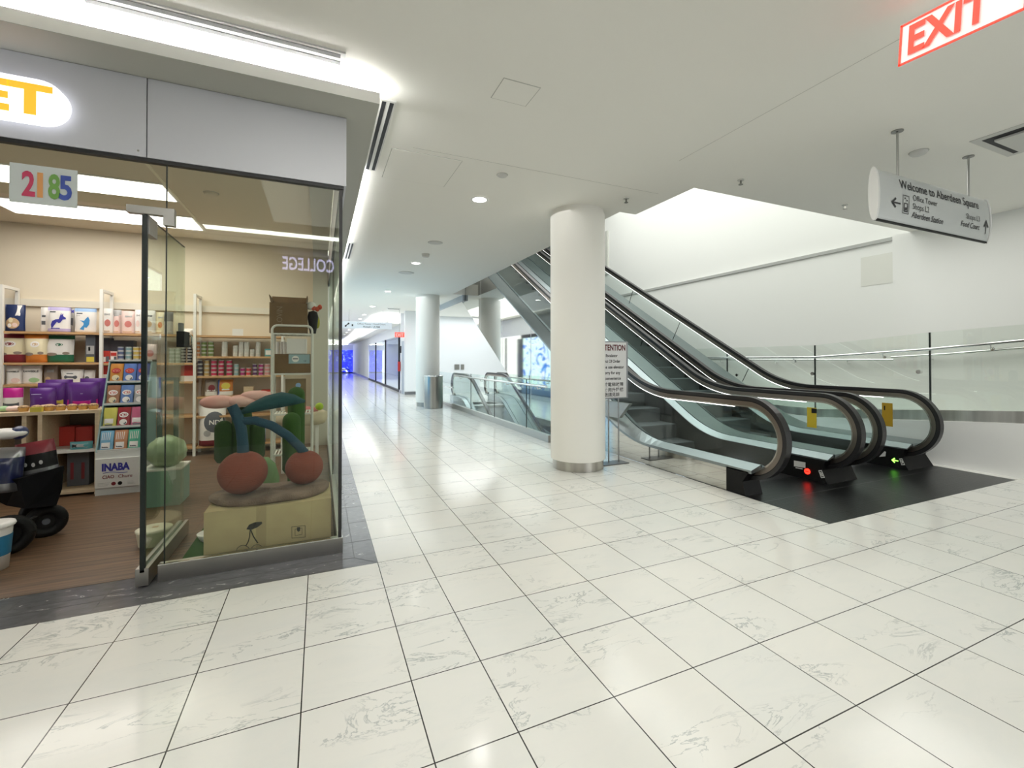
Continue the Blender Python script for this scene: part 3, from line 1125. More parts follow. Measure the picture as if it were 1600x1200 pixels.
mb(CHROME).tube([(3.34, 9.9, .60), (3.34, 12.2, .60)], .02, 10).build('handrail', t)
f = mb(M('pit_wall', (.62, .68, .72), .6))
f.box(3.30, 3.6, -5.3, 3.35, 10.0, -.02)
f.box(3.35, 3.55, -5.3, 8.6, 3.62, -.0)
f.box(3.35, 10.0, -5.3, 3.79, 10.05, -.3)
struct(f.build('wall_pit'), 'pale wall of the escalator pit')
f = mb(M('lower_floor', (.5, .56, .6), .3))
f.box(3.3, -2, -5.4, 8.6, 16, -5.3)
struct(f.build('floor'), 'pale floor of the level below')

# ------------------------------------------------------------------ right wall, ramp guard
f = mb(WALLW)
f.box(8.45, .82, -5.3, 8.8, 20, H-.02)
f.box(8.22, -4.2, -.3, 8.8, .82, H)
f.box(8.52, .3, H-.02, 8.8, 20, 7.9)
f.box(8.48, .82, H-.02, 8.8, 20, H+.02)
f.box(3.2, 15.6, H, 8.8, 15.9, 7.9)
f.box(3.2, .1, H+.35, 3.29, 15.8, 7.9)
f.box(3.2, -.1, H+.35, 8.8, .1, 7.9)
struct(f.build('wall_right'), 'tall white wall behind the escalators')
pa_, pb_ = at(945, 362, X=8.48), at(949.5, 414, X=8.48)
f = mb(M('upper_post', (.62, .63, .58), .5)).box(8.47, pb_.y, pb_.z-.3, 8.52, pa_.y+.1, pa_.z)
struct(f.build('trim_12'), 'narrow pale post on the tall wall beside the round column')
f = mb(CEIL).box(3.2, -.1, 7.9, 8.8, 16, 8.1)
struct(f.build('ceiling'), 'high ceiling above the escalator opening')
f = mb(M('ledge_shadow', (.45, .46, .44), .8)).box(8.42, .82, H-.03, 8.46, 15.6, H+.03)  # thin shadow of the ledge drawn as a darker grey strip
struct(f.build('trim_5'), 'thin ledge line along the tall wall, its shadow painted grey')
mb_ = mb(M('faded_patch', (.76, .765, .71), .8))
p0 = at(1345, 403, X=8.445); p1 = at(1404, 440, X=8.445)
mb_.box(8.444, p1.y, p1.z, 8.45, p0.y, p0.z)
struct(mb_.build('trim_6'), 'faint yellowish patch on the tall wall')


def gz(y, hi):      # the guard rises with the ramp towards the viewer
    pts = {'top': (1.705, 1.715, 1.85, 1.90, 2.1), 'bot': (.60, .60, .75, .83, 1.0), 'sb': (.45, .45, .59, .67, .85), 'rail': (1.50, 1.505, 1.61, 1.70, 1.9)}[hi]
    ky = (8.0, 1.65, .05, -.9, -3.5)
    for i in range(4):
        if y >= ky[i+1]:
            u = (y-ky[i])/(ky[i+1]-ky[i])
            return pts[i]+(pts[i+1]-pts[i])*u
    return pts[-1]


GX = 7.55
ysr = [-3.5, -.9, .05, 1.65, 3.6]
t = thing('ramp_guard', 'frameless glass guard with double handrail along the right wall', 'railing', (GX, 0, .5))
cuts = [-3.5, .05, 1.66, 3.50, 5.4]
for i in range(4):
    a_, b_ = cuts[i], cuts[i+1]
    yy = sorted(set([a_+.006, b_-.006]+[q for q in ysr if a_ < q < b_]))
    mb(glass('guard_glass', (.962, .982, .965), .045, .5)).quadstrip_x([(q, gz(q, 'top')) for q in yy], [(q, gz(q, 'bot')) for q in yy], GX-.008, GX+.008).build('glass_panel', t)
for y in (.05, 1.66, 3.50):
    mb(G_EDGE).box(GX-.012, y-.008, gz(y, 'bot'), GX+.012, y+.008, gz(y, 'top')).build('panel_joint', t)
ry = [-3.5, -.9, .05, 1.65, 5.4]
for dx, nm in ((-.07, 'handrail'), (.75, 'wall_handrail')):
    pass
mb(CHROME).tube([(GX-.07, q, gz(q, 'rail')) for q in ry], .02, 12).build('handrail', t)
for y in (-2.2, -.6, .6, 2.0, 3.1, 4.4):
    z = gz(y, 'rail')
    mb(CHROME).tube([(GX, y, z-.07), (GX-.05, y, z-.07), (GX-.07, y, z-.01)], .008, 8).cyl((GX-.02, y, z-.07), .022, .02, 14, axis='x').build('bracket', t)
for px, py in ((1436, 581), (1270, 584), (1152, 586)):
    q = at(px, py, X=GX-.01)
    mb(CHROME).cyl((GX-.03, q.y, q.z), .03, .05, 20, axis='x').build('glass_fixing', t)
mb(M('guard_steel', (.85, .83, .80), .38, 1.0, noise=(1.6, (.5, .48, .46), (1, 2.5, .2), .12))).quadstrip_x([(q, gz(q, 'bot')) for q in ysr+[5.4]], [(q, gz(q, 'sb')) for q in ysr+[5.4]], GX-.02, GX+.05).build('base_channel', t)
t = thing('wall_handrail', 'steel handrail fixed to the wall behind the glass guard', 'handrail', (8.15, 0, 1))
mb(CHROME).tube([(8.12 if q < .82 else 8.14, q, gz(q, 'rail')-.06) for q in (-3.5, -.9, .05, .8)], .02, 12).tube([(8.36, q, 1.46) for q in (.84, 3.0, 5.5)], .02, 12).build('rail', t)
for x, y, xw in ((8.12, -1.6, 8.22), (8.12, .3, 8.22), (8.36, 1.6, 8.45), (8.36, 3.0, 8.45), (8.36, 4.4, 8.45)):
    z = gz(y, 'rail')-.06 if y < .8 else 1.46
    mb(CHROME).tube([(xw, y, z-.07), (x, y, z-.07), (x, y, z-.01)], .008, 8).build('bracket', t)
f = mb(M('low_wall', (.84, .84, .82), .5, noise=(1.2, (.90, .90, .88), (1, 1, 1), .2)))
f.quadstrip_x([(q, gz(q, 'sb')+.01) for q in ysr+[12]], [(q, 0) for q in ysr+[12]], 7.5, 7.6)
struct(f.build('wall_low'), 'low pale wall under the ramp guard')
f = mb(WALLW)
f.quadstrip_x([(q, gz(q, 'bot')-.12) for q in ysr+[12]], [(q, gz(q, 'bot')-.3) for q in ysr+[12]], 7.6, 8.5)
struct(f.build('floor'), 'ramp behind the glass guard')

# ------------------------------------------------------------------ back area and corridor
CW = M('corridor_wall', (.84, .86, .88), .6)
f = mb(CW)
f.box(2.87, 15.5, 0, 8.6, 15.8, H)
f.box(2.87, 16.6, 2.53, 3.1, 48, H)
f.box(2.87, 15.8, 0, 3.1, 16.7, 2.53)
f.box(2.87, 31, 0, 3.1, 48, 2.53)
f.box(-.3, 47.6, 2.45, 2.87, 47.9, H)
f.box(8.6, 10, 0, 8.7, 16, H)
struct(f.build('wall_back'), 'white wall beyond the escalator pit and along the corridor')
f = mb(M('base_steel_dark', (.3, .31, .33), .3, .9)).box(2.855, 15.48, 0, 3.6, 15.5, .12).box(2.855, 15.5, 0, 2.87, 17.0, .12).box(2.855, 31, 0, 2.87, 47.5, .15)
struct(f.build('baseboard_back'))
f = mb(CEIL).box(2.3, 16.6, 3.02, 2.87, 47.6, 3.05).box(2.3, 16.6, 3.05, 2.34, 47.6, 3.14)
struct(f.build('ceiling'), 'soffit above the corridor shop fronts')
t = thing('cove_light', 'hidden strip light above the right soffit of the corridor', 'light', (2.5, 30, 3.06))
mb(COVE2).box(2.42, 17, 3.06, 2.48, 47, 3.07).build('led_strip', t)
t = thing('cove_light', 'hidden strip light across the far end of the corridor', 'light', (1.3, 47.2, 3.06))
mb(CEIL).box(-.1, 46.9, 3.0, 2.3, 47.6, 3.04).build('shelf', t)
mb(COVE2).box(-.1, 47.0, 3.05, 2.3, 47.1, 3.06).build('led_strip', t)
# blue lit display at the far end
t = thing('video_wall', 'bright blue video display closing the far end of the corridor', 'screen', (1.3, 47.6, 0))
mb(video_material('video_blue', 3, [(.0, .0, .12), (.01, .02, .8), (.02, .03, 1.0), (.05, .1, 1), (.7, .8, 1)], 1.5, 1.3)).box(-.1, 47.5, .1, 2.87, 47.6, 2.45).build('screen', t)
mb(DARK).box(-.1, 47.48, 0, 2.87, 47.6, .1).build('frame', t)
t = thing('bench', 'small dark bench before the blue display', 'bench', (2.0, 45, 0))
mb(DARK).box(1.7, 44.8, .42, 2.4, 45.2, .5).build('seat', t)
for x in (1.74, 2.32):
    mb(DARK).box(x, 44.85, 0, x+.05, 45.15, .42).build('leg', t)
# corridor shop fronts on the right: two glazed bays between posts
yb = [17.3, 21.9, 26.5, 30.9]
for i in range(3):
    t = thing('glazed_shopfront', ['glazed corridor shop front nearest the EXIT sign', 'middle glazed shop front of the corridor', 'farthest glazed shop front of the corridor'][i], 'shop front', (2.9, (yb[i]+yb[i+1])/2, 0), 'glazed shop fronts on the corridor')
    mb(G_SHOP).box(2.90, yb[i]+.04, .1, 2.92, yb[i+1]-.04, 2.53).build('glass_panel', t)
    mb(DARK).box(2.87, yb[i]-.04, 0, 2.95, yb[i]+.04, 2.53).build('post', t)
    mb(DARK).box(2.87, yb[i]+.04, 0, 2.95, yb[i+1]-.04, .1).build('sill', t)
f = mb(M('shop_back_blue', (.03, .05, .25), .4, emis=(.03, .06, .7), es=.7))
f.box(5.2, 17, 0, 5.3, 31, 1.9)
struct(f.build('wall_shop'), 'blue lit back wall seen through the corridor shop fronts')
f = mb(CW).box(3.1, 16.7, 2.6, 5.3, 31, 2.7).box(5.2, 17, 1.9, 5.3, 31, 2.6).box(3.1, 31, 0, 5.3, 31.1, 2.6).box(3.1, 16.65, 0, 5.3, 16.7, 2.6)
f.box(3.1, 16.7, -.02, 5.3, 31, .002)
struct(f.build('wall_shop'), 'white shell of the unit behind the corridor shop fronts')
area('shop_light', (4.1, 24, 2.55), 1.6, 12, 90, (.9, .95, 1))
# door recess, fire extinguisher, panel beside the corner
t = thing('service_door', 'pale grey service door at the corridor corner', 'door', (2.86, 15.75, 0))
mb(M('door_bluegrey', (.42, .48, .56), .4)).box(2.852, 15.62, .0, 2.868, 16.25, 2.25).build('leaf', t)
mb(CW).box(2.846, 15.56, 0, 2.868, 15.62, 2.31).box(2.846, 16.25, 0, 2.868, 16.31, 2.31).box(2.846, 15.62, 2.25, 2.868, 16.25, 2.31).build('frame', t)
t = thing('fire_extinguisher', 'red fire extinguisher on the corridor wall by the corner', 'fire extinguisher', (2.80, 16.6, .95))
mb(M('fire_red', (.45, .02, .02), .35)).cyl((2.80, 16.6, .95), .06, .42, 20).build('cylinder', t)
mb(BLACK).cyl((2.80, 16.6, 1.37), .02, .06, 10).build('valve', t)
t = thing('wall_sensor', 'small dark panel on the wall above the fire extinguisher', 'panel', (2.86, 16.5, 1.75))
mb(BLACK).box(2.84, 16.42, 1.75, 2.87, 16.58, 2.05).build('panel', t)
# far EXIT sign
t = thing('exit_sign', 'small red EXIT sign hanging far down the corridor', 'sign', (2.6, 15.3, 2.36))
mb(M('exit_far_red', (.8, .05, .04), .3, emis=(1, .12, .08), es=.8)).box(2.42, 15.28, 2.38, 2.80, 15.32, 2.58).build('panel', t)
mb(M('exit_letter', (.9, .8, .8), .3)).text('EXIT', (2.61, 15.275, 2.41), EX, EZ, w=.30, h=.13, ext=.001, align='c').build('lettering', t)
mb(M('rod_steel')).cyl((2.6, 15.3, 2.58), .01, H-2.58, 8).build('rod', t)
# far hanging sign
t = thing('hanging_sign', 'far grey hanging sign reading Office Tower and Food Court', 'sign', (1.3, 16, 2.74))
mb(M('sign_far', (.62, .68, .74), .4)).box(.20, 15.97, 2.74, 2.40, 16.03, 3.02).build('panel', t)
g = mb(INK)
g.text('Office Tower / Food Court', (1.02, 15.968, 2.905), EX, EZ, w=1.12, h=.065, ext=.001)
g.text('Retail / ATM', (1.25, 15.968, 2.79), EX, EZ, w=.65, h=.065, ext=.001, bold=.01)
g.obox((.62, 15.966, 2.88), (.05, 0, .05), (0, .001, 0), (.012, 0, -.012)).obox((.57, 15.966, 2.83), (.03, 0, -.01), (0, .001, 0), (.01, 0, .03)).obox((.68, 15.966, 2.93), (.03, 0, -.01), (0, .001, 0), (.01, 0, .03))
g.obox((.83, 15.966, 2.87), (.03, 0, 0), (0, .001, 0), (0, 0, .04))
g.build('lettering', t)
for x in (.70, 2.03):
    mb(M('rod_steel')).cyl((x, 16, 3.02), .012, H-3.02, 8).build('rod', t)
slot(2.0, 14.4, 2.5, 14.6, 'x', 'small grille by the far hanging sign')
t = thing('wall_plates', 'pair of small steel plates on the white wall beyond the guard', 'wall plate', (0, 0, 0))
for px0, px1 in ((710, 717.5), (720, 725)):
    a_ = at(px0, 569.5, Y=15.49); b_ = at(px1, 577.5, Y=15.49)
    mb(STEEL).box(a_.x, 15.47, b_.z, b_.x, 15.5, a_.z).build('plate', t)

# left shop fronts along the corridor (seen in the mirror cladding)
f = mb(CW)
f.box(SX-.2, 5.3, 0, SX, 8.0, zb)
f.box(SX-.1, 8.0, 2.55, SX+.01, 46, zb)
f.box(SX-.3, 18.6, 0, SX, 46, 2.55)
struct(f.build('wall_left'), 'white shop front wall along the left of the corridor')
t = thing('video_wall', 'large blue and white video screen in the left shop front', 'screen', (SX, 12.2, 0))
mb(video_material('video_sea', 1.3, [(.01, .1, .5), (.02, .3, .8), (.9, .97, 1), (.5, .95, .8), (.9, 1, 1), (.03, .25, .9), (.0, .05, .3)], 1.1, 1.35)).box(SX-.05, 9.6, .35, SX-.01, 14.6, 2.4).build('screen', t)
mb(M('cladding_blue', (.16, .28, .5), .4)).box(SX-.06, 9.5, 0, SX, 14.7, .35).build('plinth', t)
mb(DARK).box(SX-.06, 9.5, 2.4, SX, 14.7, 2.55).build('frame', t)
t = thing('glazed_shopfront', 'dark glazed shop front left of the corridor past the screen', 'shop front', (SX, 16.6, 0))
mb(G_SHOP).box(SX-.03, 14.8, .1, SX-.01, 18.5, 2.5).build('glass_panel', t)
mb(DARK).box(SX-.06, 14.7, 0, SX, 14.8, 2.55).box(SX-.06, 14.8, 0, SX, 18.5, .1).box(SX-.06, 16.6, .1, SX, 16.68, 2.5).build('frame', t)
mb(M('dark_interior', (.03, .035, .04), .6)).box(SX-1.6, 14.8, 0, SX-1.5, 18.6, 2.55).build('back_panel', t)
t = thing('glazed_shopfront', 'glazed front between the pet shop and the video screen', 'shop front', (SX, 8.8, 0))
mb(video_material('video_aqua', 5.3, [(.01, .2, .6), (.02, .5, .9), (.5, .9, 1)], .8, 1.2)).box(SX-.05, 8.02, .35, SX-.01, 9.48, 2.4).build('screen', t)
mb(M('cladding_blue')).box(SX-.06, 8.02, 0, SX, 9.48, .35).build('plinth', t)
mb(DARK).box(SX-.06, 8.02, 2.4, SX, 9.48, 2.55).build('frame', t)

# ------------------------------------------------------------------ opposite shop row behind the viewer
f = mb(M('opposite_wall', (.10, .10, .11), .6))
f.box(-14, -5.2, 0, 3.0, -4.9, H+.1)
f.box(3.0, -12, 0, 3.3, -4.9, H+.1)
struct(f.build('wall_opposite'), 'grey shop row behind the viewer')
f = mb(CEIL).box(-14, -4.9, zb, 3.0, -4.30, zb+.03).box(-14, -4.30, zb, 3.0, -4.26, zt).box(-14, -4.95, H+.12, 3.1, -3.9, H+.35)
struct(f.build('ceiling'), 'soffit of the shop row behind the viewer')
t = thing('cove_light', 'hidden strip light above the soffit of the opposite shops', 'light', (-4, -4.4, zb+.03))
mb(COVE).obox((-5.5, -4.32, 3.402), (8.4, 0, 0), (0, -.016, .010), (0, .002, .003)).build('led_strip', t)
t = thing('linear_light', 'long bright ceiling light before the opposite shops, mirrored in the window', 'ceiling light', (-1.1, -4.08, H-.01))
mb(M('linear_lens', (1, 1, 1), .5, emis=(1, 1, .97), es=22)).box(-2.0, -4.2, H-.008, .1, -3.97, H).build('lens', t)
mb(WHITEP).box(-2.02, -4.22, H-.004, .12, -3.95, H+.001).build('frame', t)
NEON = M('neon_violet', (.2, .15, .4), .4, emis=(.66, .6, 1), es=9)
t = thing('neon_sign', 'violet neon COLLEGE sign of the opposite shop, mirrored in glass', 'sign', (-.65, -4.88, 2.95))
zz0 = 2.98
mb(M('neon_board', (.1, .1, .1), .5)).box(-1.2, -4.9, zz0-.05, -.1, -4.88, zz0+.3).build('board', t)
yv = .62+4.87
pA = at(522, 426, Y=yv); pB = at(441, 423, Y=yv); pC = at(522, 407, Y=yv)
mb(NEON).text('COLLEGE', (pA.x, -4.87, pA.z), -EX, EZ, w=abs(pA.x-pB.x), h=pC.z-pA.z, ext=.004, bold=.02).build('lettering', t)

# =================================================================== PET SHOP shell
f = mb(CREAM)
f.box(-9, 5.25, 0, SX-.02, 5.35, 3.5)
f.box(-9.1, SY+.1, 0, -9, 5.3, 3.5)
struct(f.build('wall_back'), 'cream back wall of the pet shop')
f = mb(M('pilaster_grey', (.50, .50, .42), .7))
f.box(-.50, 5.0, 0, SX-.02, 5.25, 3.42)
f.box(-9, SY+.02, 3.36, SX-.01, .95, 3.42)
f.box(-.50, .95, 3.36, SX-.01, 5.0, 3.42)
struct(f.build('trim_7'), 'grey green bulkhead inside the shop front')
f = mb(CREAMC).box(-9, SY+.02, 3.42, SX-.02, 5.3, 3.5)
struct(f.build('ceiling'), 'cream ceiling of the pet shop')
f = mb(M('white_rail', (.76, .72, .62), .6)).box(-9, 5.21, 2.24, -.5, 5.25, 2.34)
struct(f.build('trim_8'), 'horizontal batten on the back wall of the pet shop')
PANL = M('shop_panel', (1, 1, 1), .5, emis=(1, .97, .92), es=3.1)
for i, (pp, lab) in enumerate(((((0, 20), (1380, 190), (1500, 362), (655, 262)), 'long white light panel in the shop ceiling, nearer the front'), (((70, 380), (0, 0), (1600, 615), (770, 530)), 'long white light panel in the shop ceiling, nearer the back wall'))):
    x0_, x1_ = -3.55, -2.0
    y0_, y1_ = ((2.72, 3.28), (3.98, 4.62))[i]
    t = thing('light_panel', lab, 'ceiling light', (-2.8, y0_, 3.40), 'light panels in the shop ceiling')
    mb(PANL).box(x0_-.5, y0_, 3.405, x1_, y1_, 3.415).build('lens', t)
    mb(WHITEP).box(x0_-.53, y0_-.03, 3.41, x1_+.03, y1_+.03, 3.42).build('frame', t)
f = mb(M('pale_line', (.85, .8, .66), .6)).box(-1.98, .95, 3.412, -1.95, 4.0, 3.42).box(-9, .95, 3.405, -.5, .965, 3.42)
struct(f.build('trim_9'), 'pale ceiling trim lines in the pet shop')
q = at(330, 301.5, Z=3.42)
disc('smoke_detector', q.x, q.y, .07, .03, 'round detector on the pet shop ceiling', 'detector', z=3.42, m=CREAMC)

# fascia
FAS = M('fascia_grey', (.64, .65, .68), .45, .1)
zf0, zf1 = 2.81, 3.335
for k, (xa, xb) in enumerate(((-1.435, -.206), (-3.6, -1.442), (-6.5, -3.607))):
    t = thing('fascia_panel', ['grey metal fascia panel at the shop corner', 'grey metal fascia panel carrying the lit shop sign', 'grey metal fascia panel beyond the lit sign'][k], 'fascia', ((xa+xb)/2, SY, zf0), 'fascia panels over the shop front')
    mb(FAS).box(xa, SY-.03, zf0, xb, SY+.02, zf1).build('panel', t)
    if k:
        mb(CHROME).cyl((xb-.04, SY-.034, zf0+.035), .006, .004, 10, axis='y').build('rivet', t)
t = thing('fascia_panel', 'grey metal fascia panel on the corridor side of the shop', 'fascia', (SX, 2.8, zf0))
mb(FAS).box(SX-.01, SY+.021, zf0, SX+.038, 5.3, zf1).build('panel', t)
f = mb(DARK).box(-6.5, SY-.02, 2.785, SX+.02, SY+.02, 2.81).box(SX-.01, SY+.02, 2.785, SX+.02, 5.3, 2.81).box(-6.5, SY+.02, zf0, SX-.02, SY+.08, 3.36)
f.box(SX-.012, SY-.012, .11, SX+.012, SY+.012, 2.79)
struct(f.build('trim_10'), 'dark frame lines of the shop front')
# lit sign
t = thing('shop_sign', 'glowing white capsule sign with orange letters on the fascia', 'sign', (-2.4, SY-.05, 2.93))
xr, zcx, rr_ = -1.815, 3.035, .128
pts = [(xr-rr_+rr_*math.sin(R(a)), zcx+rr_*math.cos(R(a))) for a in range(0, 181, 12)]+[(-3.2, zcx-rr_), (-3.2, zcx+rr_)]
n = len(pts)
g = mb(M('sign_glow', (1, 1, 1), .4, emis=(.90, .90, 1), es=1.1))
g.add([(x, SY-.09, z) for x, z in pts]+[(x, SY-.03, z) for x, z in pts], [tuple(reversed(range(n)))]+[(i, (i+1) % n, (i+1) % n+n, i+n) for i in range(n)])
g.build('lens', t)
mb(M('sign_orange', (.9, .42, .03), .4, emis=(1, .42, .03), es=.75)).text('PET', (at(83, 150, Y=SY-.09).x, SY-.092, 2.952), EX, EZ, h=.172, w=.50, ext=.003, align='r', bold=.04).build('lettering', t)
# 2185 sign
t = thing('number_sign', 'translucent white sign with coloured number 2185', 'sign', (-1.95, SY+.01, 2.43))
mb(M('frost_white', (.66, .71, .68), .5)).box(-2.105, SY-.012, 2.43, -1.793, SY-.006, 2.668).build('panel', t)
for ch, c_, px, wd in (('2', (.55, .05, .12), 36, .054), ('1', (.75, .35, .12), 60, .024), ('8', (.18, .38, .08), 77, .050), ('5', (.05, .09, .38), 94, .055)):
    q = at(px, 311, Y=SY)
    mb(M('digit_'+ch, c_, .5)).text(ch, (q.x, SY-.014, 2.478), EX, EZ, h=.145, w=wd*1.12, ext=.001, bold=.03).build('digit', t)

# front glazing and base
t = thing('window_bay', 'frameless glass shop window with steel base at the corner', 'shop window', (-.8, SY, 0))
mb(G_SHOP).box(-1.335, SY-.006, .115, SX-.012, SY+.006, 2.79).build('glass_panel', t)
mb(G_EDGE).box(-1.339, SY-.007, .115, -1.334, SY+.007, 2.79).build('panel_edge', t)
mb(STEEL).box(-1.365, SY-.025, .0, SX+.02, SY+.03, .115).build('base_rail', t)
mb(CHROME).box(-1.365, SY-.026, .112, SX+.02, SY-.008, .118).build('bead', t)
t = thing('window_bay', 'glass side window of the shop along the corridor', 'shop window', (SX, 2.8, 0))
for a_, b_ in ((SY+.02, 2.35), (2.36, 5.0)):
    mb(G_SHOP).box(SX-.006, a_, .115, SX+.006, b_, 2.79).build('glass_panel', t)
mb(STEEL).box(SX-.02, SY+.03, 0, SX+.02, 5.3, .115).build('base_rail', t)
mb(DARK).box(SX-.008, 2.345, .115, SX+.008, 2.365, 2.79).build('panel_joint', t)
t = thing('transom_glass', 'glass transom above the shop doorway', 'shop window', (-2.3, SY, 2.48))
mb(G_SHOP).box(-3.3, SY-.006, 2.48, -1.342, SY+.006, 2.79).build('glass_panel', t)

# glass door, standing open into the shop
DX = -1.435
t = thing('glass_door', 'open frameless glass shop door with steel rail and black lock', 'door', (DX, .28, 0))
mb(G_DOOR).box(DX-.006, .26, .12, DX+.006, 1.17, 2.42).build('glass_leaf', t)
mb(G_EDGE).box(DX-.014, .240, .10, DX+.014, .26, 2.42).box(DX-.006, .26, 2.419, DX+.006, 1.17, 2.423).build('glass_edge', t)
mb(STEEL).box(DX-.035, .235, .015, DX-.012, 1.2, .125).box(DX+.012, .235, .015, DX+.035, 1.2, .125).box(DX-.012, .235, .015, DX+.012, 1.2, .10).build('bottom_rail', t)
mb(CHROME).box(DX-.013, .24, .10, DX+.013, 1.19, .112).build('rail_bead', t)
mb(STEEL).box(-1.527, .228, 2.424, -1.335, .280, 2.473).box(-1.335, .228, 2.361, -1.275, .280, 2.473).build('patch_fitting', t)
mb(STEEL).box(DX-.02, .262, 2.30, DX+.02, .42, 2.42).build('top_patch', t)
hb = 1.01
mb(BLACK).box(DX+.008, hb-.085, 1.575, DX+.06, hb+.075, 1.70).build('lock_box', t)
mb(M('lock_grey', (.2, .21, .2), .4)).box(DX+.008, hb-.04, 1.70, DX+.03, hb+.03, 1.77).build('lock_plate', t)
mb(CHROME).tube([(DX+.05, hb+.06, 1.69), (DX+.07, hb+.09, 1.67), (DX+.07, hb+.10, 1.60), (DX+.06, hb+.14, 1.57)], .007, 8).build('lever', t)

# =================================================================== PET SHOP contents
SHF, SHB = 4.85, 5.2


def col(name, c, rough=.4, **k):
    return M(name, c, rough, **k)


WOODZ = {0: (1.86, 1.435, 1.14, .62, .14), 1: (1.855, 1.425, 1.14, .62, .14), 2: (1.85, 1.525, 1.22, .60, .14)}
UX = [-4.30, -3.262, -2.155, -.93]
for u in range(3):
    xa, xb = UX[u], UX[u+1]
    t = thing('store_shelving', ['white framed wooden shelving bay at the left edge', 'middle bay of white framed wooden shelving behind the open door', 'white framed wooden shelving bay with food cans on the right'][u], 'shelving', ((xa+xb)/2, (SHF+SHB)/2, 0), 'shelving bays along the back wall')
    for x in (xa, xb-.035) if u == 2 else (xa,):
        fr = mb(WHITEP)
        fr.box(x, SHF-.03, 0, x+.035, SHF+.01, 2.48).box(x, SHB-.04, 0, x+.035, SHB, 2.48).box(x, SHF+.01, 2.44, x+.035, SHB-.04, 2.48)
        fr.build('side_frame', t)
    for z in WOODZ[u]:
        mb(WOODS).box(xa+.036, SHF, z-.03, xb-.002, SHB, z).build('shelf_board', t)

ORD = ['bottom', 'second', 'third', 'fourth', 'fifth', 'sixth', 'seventh', 'eighth', 'ninth', 'tenth', 'eleventh', 'twelfth']


def shade(c, k):
    return tuple(min(1, v*k) for v in c)


def poly_on(g, fn, pts, m, off=.003):
    g.mat(m)
    n = len(pts)
    cx_ = sum(p[0] for p in pts)/n; cy_ = sum(p[1] for p in pts)/n
    rings = [[(cx_+(p[0]-cx_)*k, cy_+(p[1]-cy_)*k) for p in pts] for k in (.5, 1)]
    v = [fn(cx_, cy_, off)]+[fn(u, w_, off) for rg in rings for u, w_ in rg]
    fs = [(0, 1+i, 1+(i+1) % n) for i in range(n)]+[(1+i, 1+n+i, 1+n+(i+1) % n, 1+(i+1) % n) for i in range(n)]
    g.add(v, fs)


def ell(cx_, cy_, rx, ry, n=14, a0=0):
    return [(cx_+rx*math.cos(2*pi*i/n+a0), cy_+ry*math.sin(2*pi*i/n+a0)) for i in range(n)]


def rect(x0, y0, x1, y1):
    return [(x0, y0), (x1, y0), (x1, y1), (x0, y1)]


def bag(name, label, cat, x0, x1, z0, z1, y, d, bands, art=(), group=None, rz=0, lean=0, flare=.0, texts=(), seal=.12, tiltx=0):
    """filled standing pouch: bands = [(v_end, mat)], art = [(pts, mat)], texts = [(str,u,v,wd,mat)]"""
    w_, h_ = x1-x0, z1-z0
    c_ = Vector(((x0+x1)/2, y, z0))
    ca, sa = math.cos(rz), math.sin(rz)
    ct, st = math.cos(tiltx), math.sin(tiltx)

    def P(u, v, side, off=0.0):
        uu = 2*u-1
        th = d/2*max(0, 1-abs(uu)**3.2)**.6*max(0, 1-max(0, (v-.35)/.65)**2.2)**.8 if v < 1 else 0
        th = th*(.86+.14*min(1, v/.08))+.002
        ww = w_/2*(1+flare*(v-.3)) * (1-.05*math.sin(pi*min(v, 1))*(1-v))
        cr = .004*math.sin(9*u+7*v)*v
        x = uu*ww; yy = (th+off)*side+lean*v*h_+cr; zz = v*h_+tiltx*uu*.0
        x, zz = x*ct-zz*st, x*st+zz*ct
        return c_+Vector((x*ca-yy*sa, x*sa+yy*ca, zz))
    g = MB()
    nx, nz = 10, 14
    vs = [i/nz for i in range(nz+1)]
    for side in (-1, 1):
        b = len(g.v)
        g.v += [P(i/nx, v, side) for v in vs for i in range(nx+1)]
        for j in range(nz):
            vm = (vs[j]+vs[j+1])/2
            mt = [m_ for e_, m_ in bands if vm <= e_][0]
            g.mat(mt)
            for i in range(nx):
                q = [b+j*(nx+1)+i, b+j*(nx+1)+i+1, b+(j+1)*(nx+1)+i+1, b+(j+1)*(nx+1)+i]
                g.f.append(q if side < 0 else q[::-1]); g.mi.append(g.cur); g.sm.append(True)
    B2 = (nx+1)*(nz+1)
    g.mat(bands[0][1])
    for i in range(nx):
        g.f.append([i+1, i, B2+i, B2+i+1]); g.mi.append(g.cur); g.sm.append(False)
    for j in range(nz):
        for i, fl in ((0, 0), (nx, 1)):
            q = [j*(nx+1)+i, (j+1)*(nx+1)+i, B2+(j+1)*(nx+1)+i, B2+j*(nx+1)+i]
            g.f.append(q if fl else q[::-1]); g.mi.append(g.cur); g.sm.append(False)
    for pts, m_ in art:
        poly_on(g, lambda u, v, o: P(u, v, -1, o), pts, m_)
    for s_, u, v, wd, m_ in texts:
        k = len(g.v)
        g.mat(m_).text(s_, (0, 0, 0), EX, EZ, w=wd, h=None, ext=0, align='c', bold=.02)
        for q in range(k, len(g.v)):
            a_ = g.v[q]
            g.v[q] = P(u+a_.x, v+a_.z*w_/h_, -1, .004)
    o = g.build(name, origin=(c_.x, c_.y, z0))
    tag(o, label, cat, group)
    return o


def bagpx(name, label, px0, px1, pyt, Y, z0, d, bands, art=(), cat='bag', **k):
    py = 500
    x0, x1 = at(px0, py, Y=Y).x, at(px1, py, Y=Y).x
    xm = at((px0+px1)/2, pyt, Y=Y)
    return bag(name, label, cat, x0, x1, z0, xm.z, Y+.0, d, bands, art, **k)


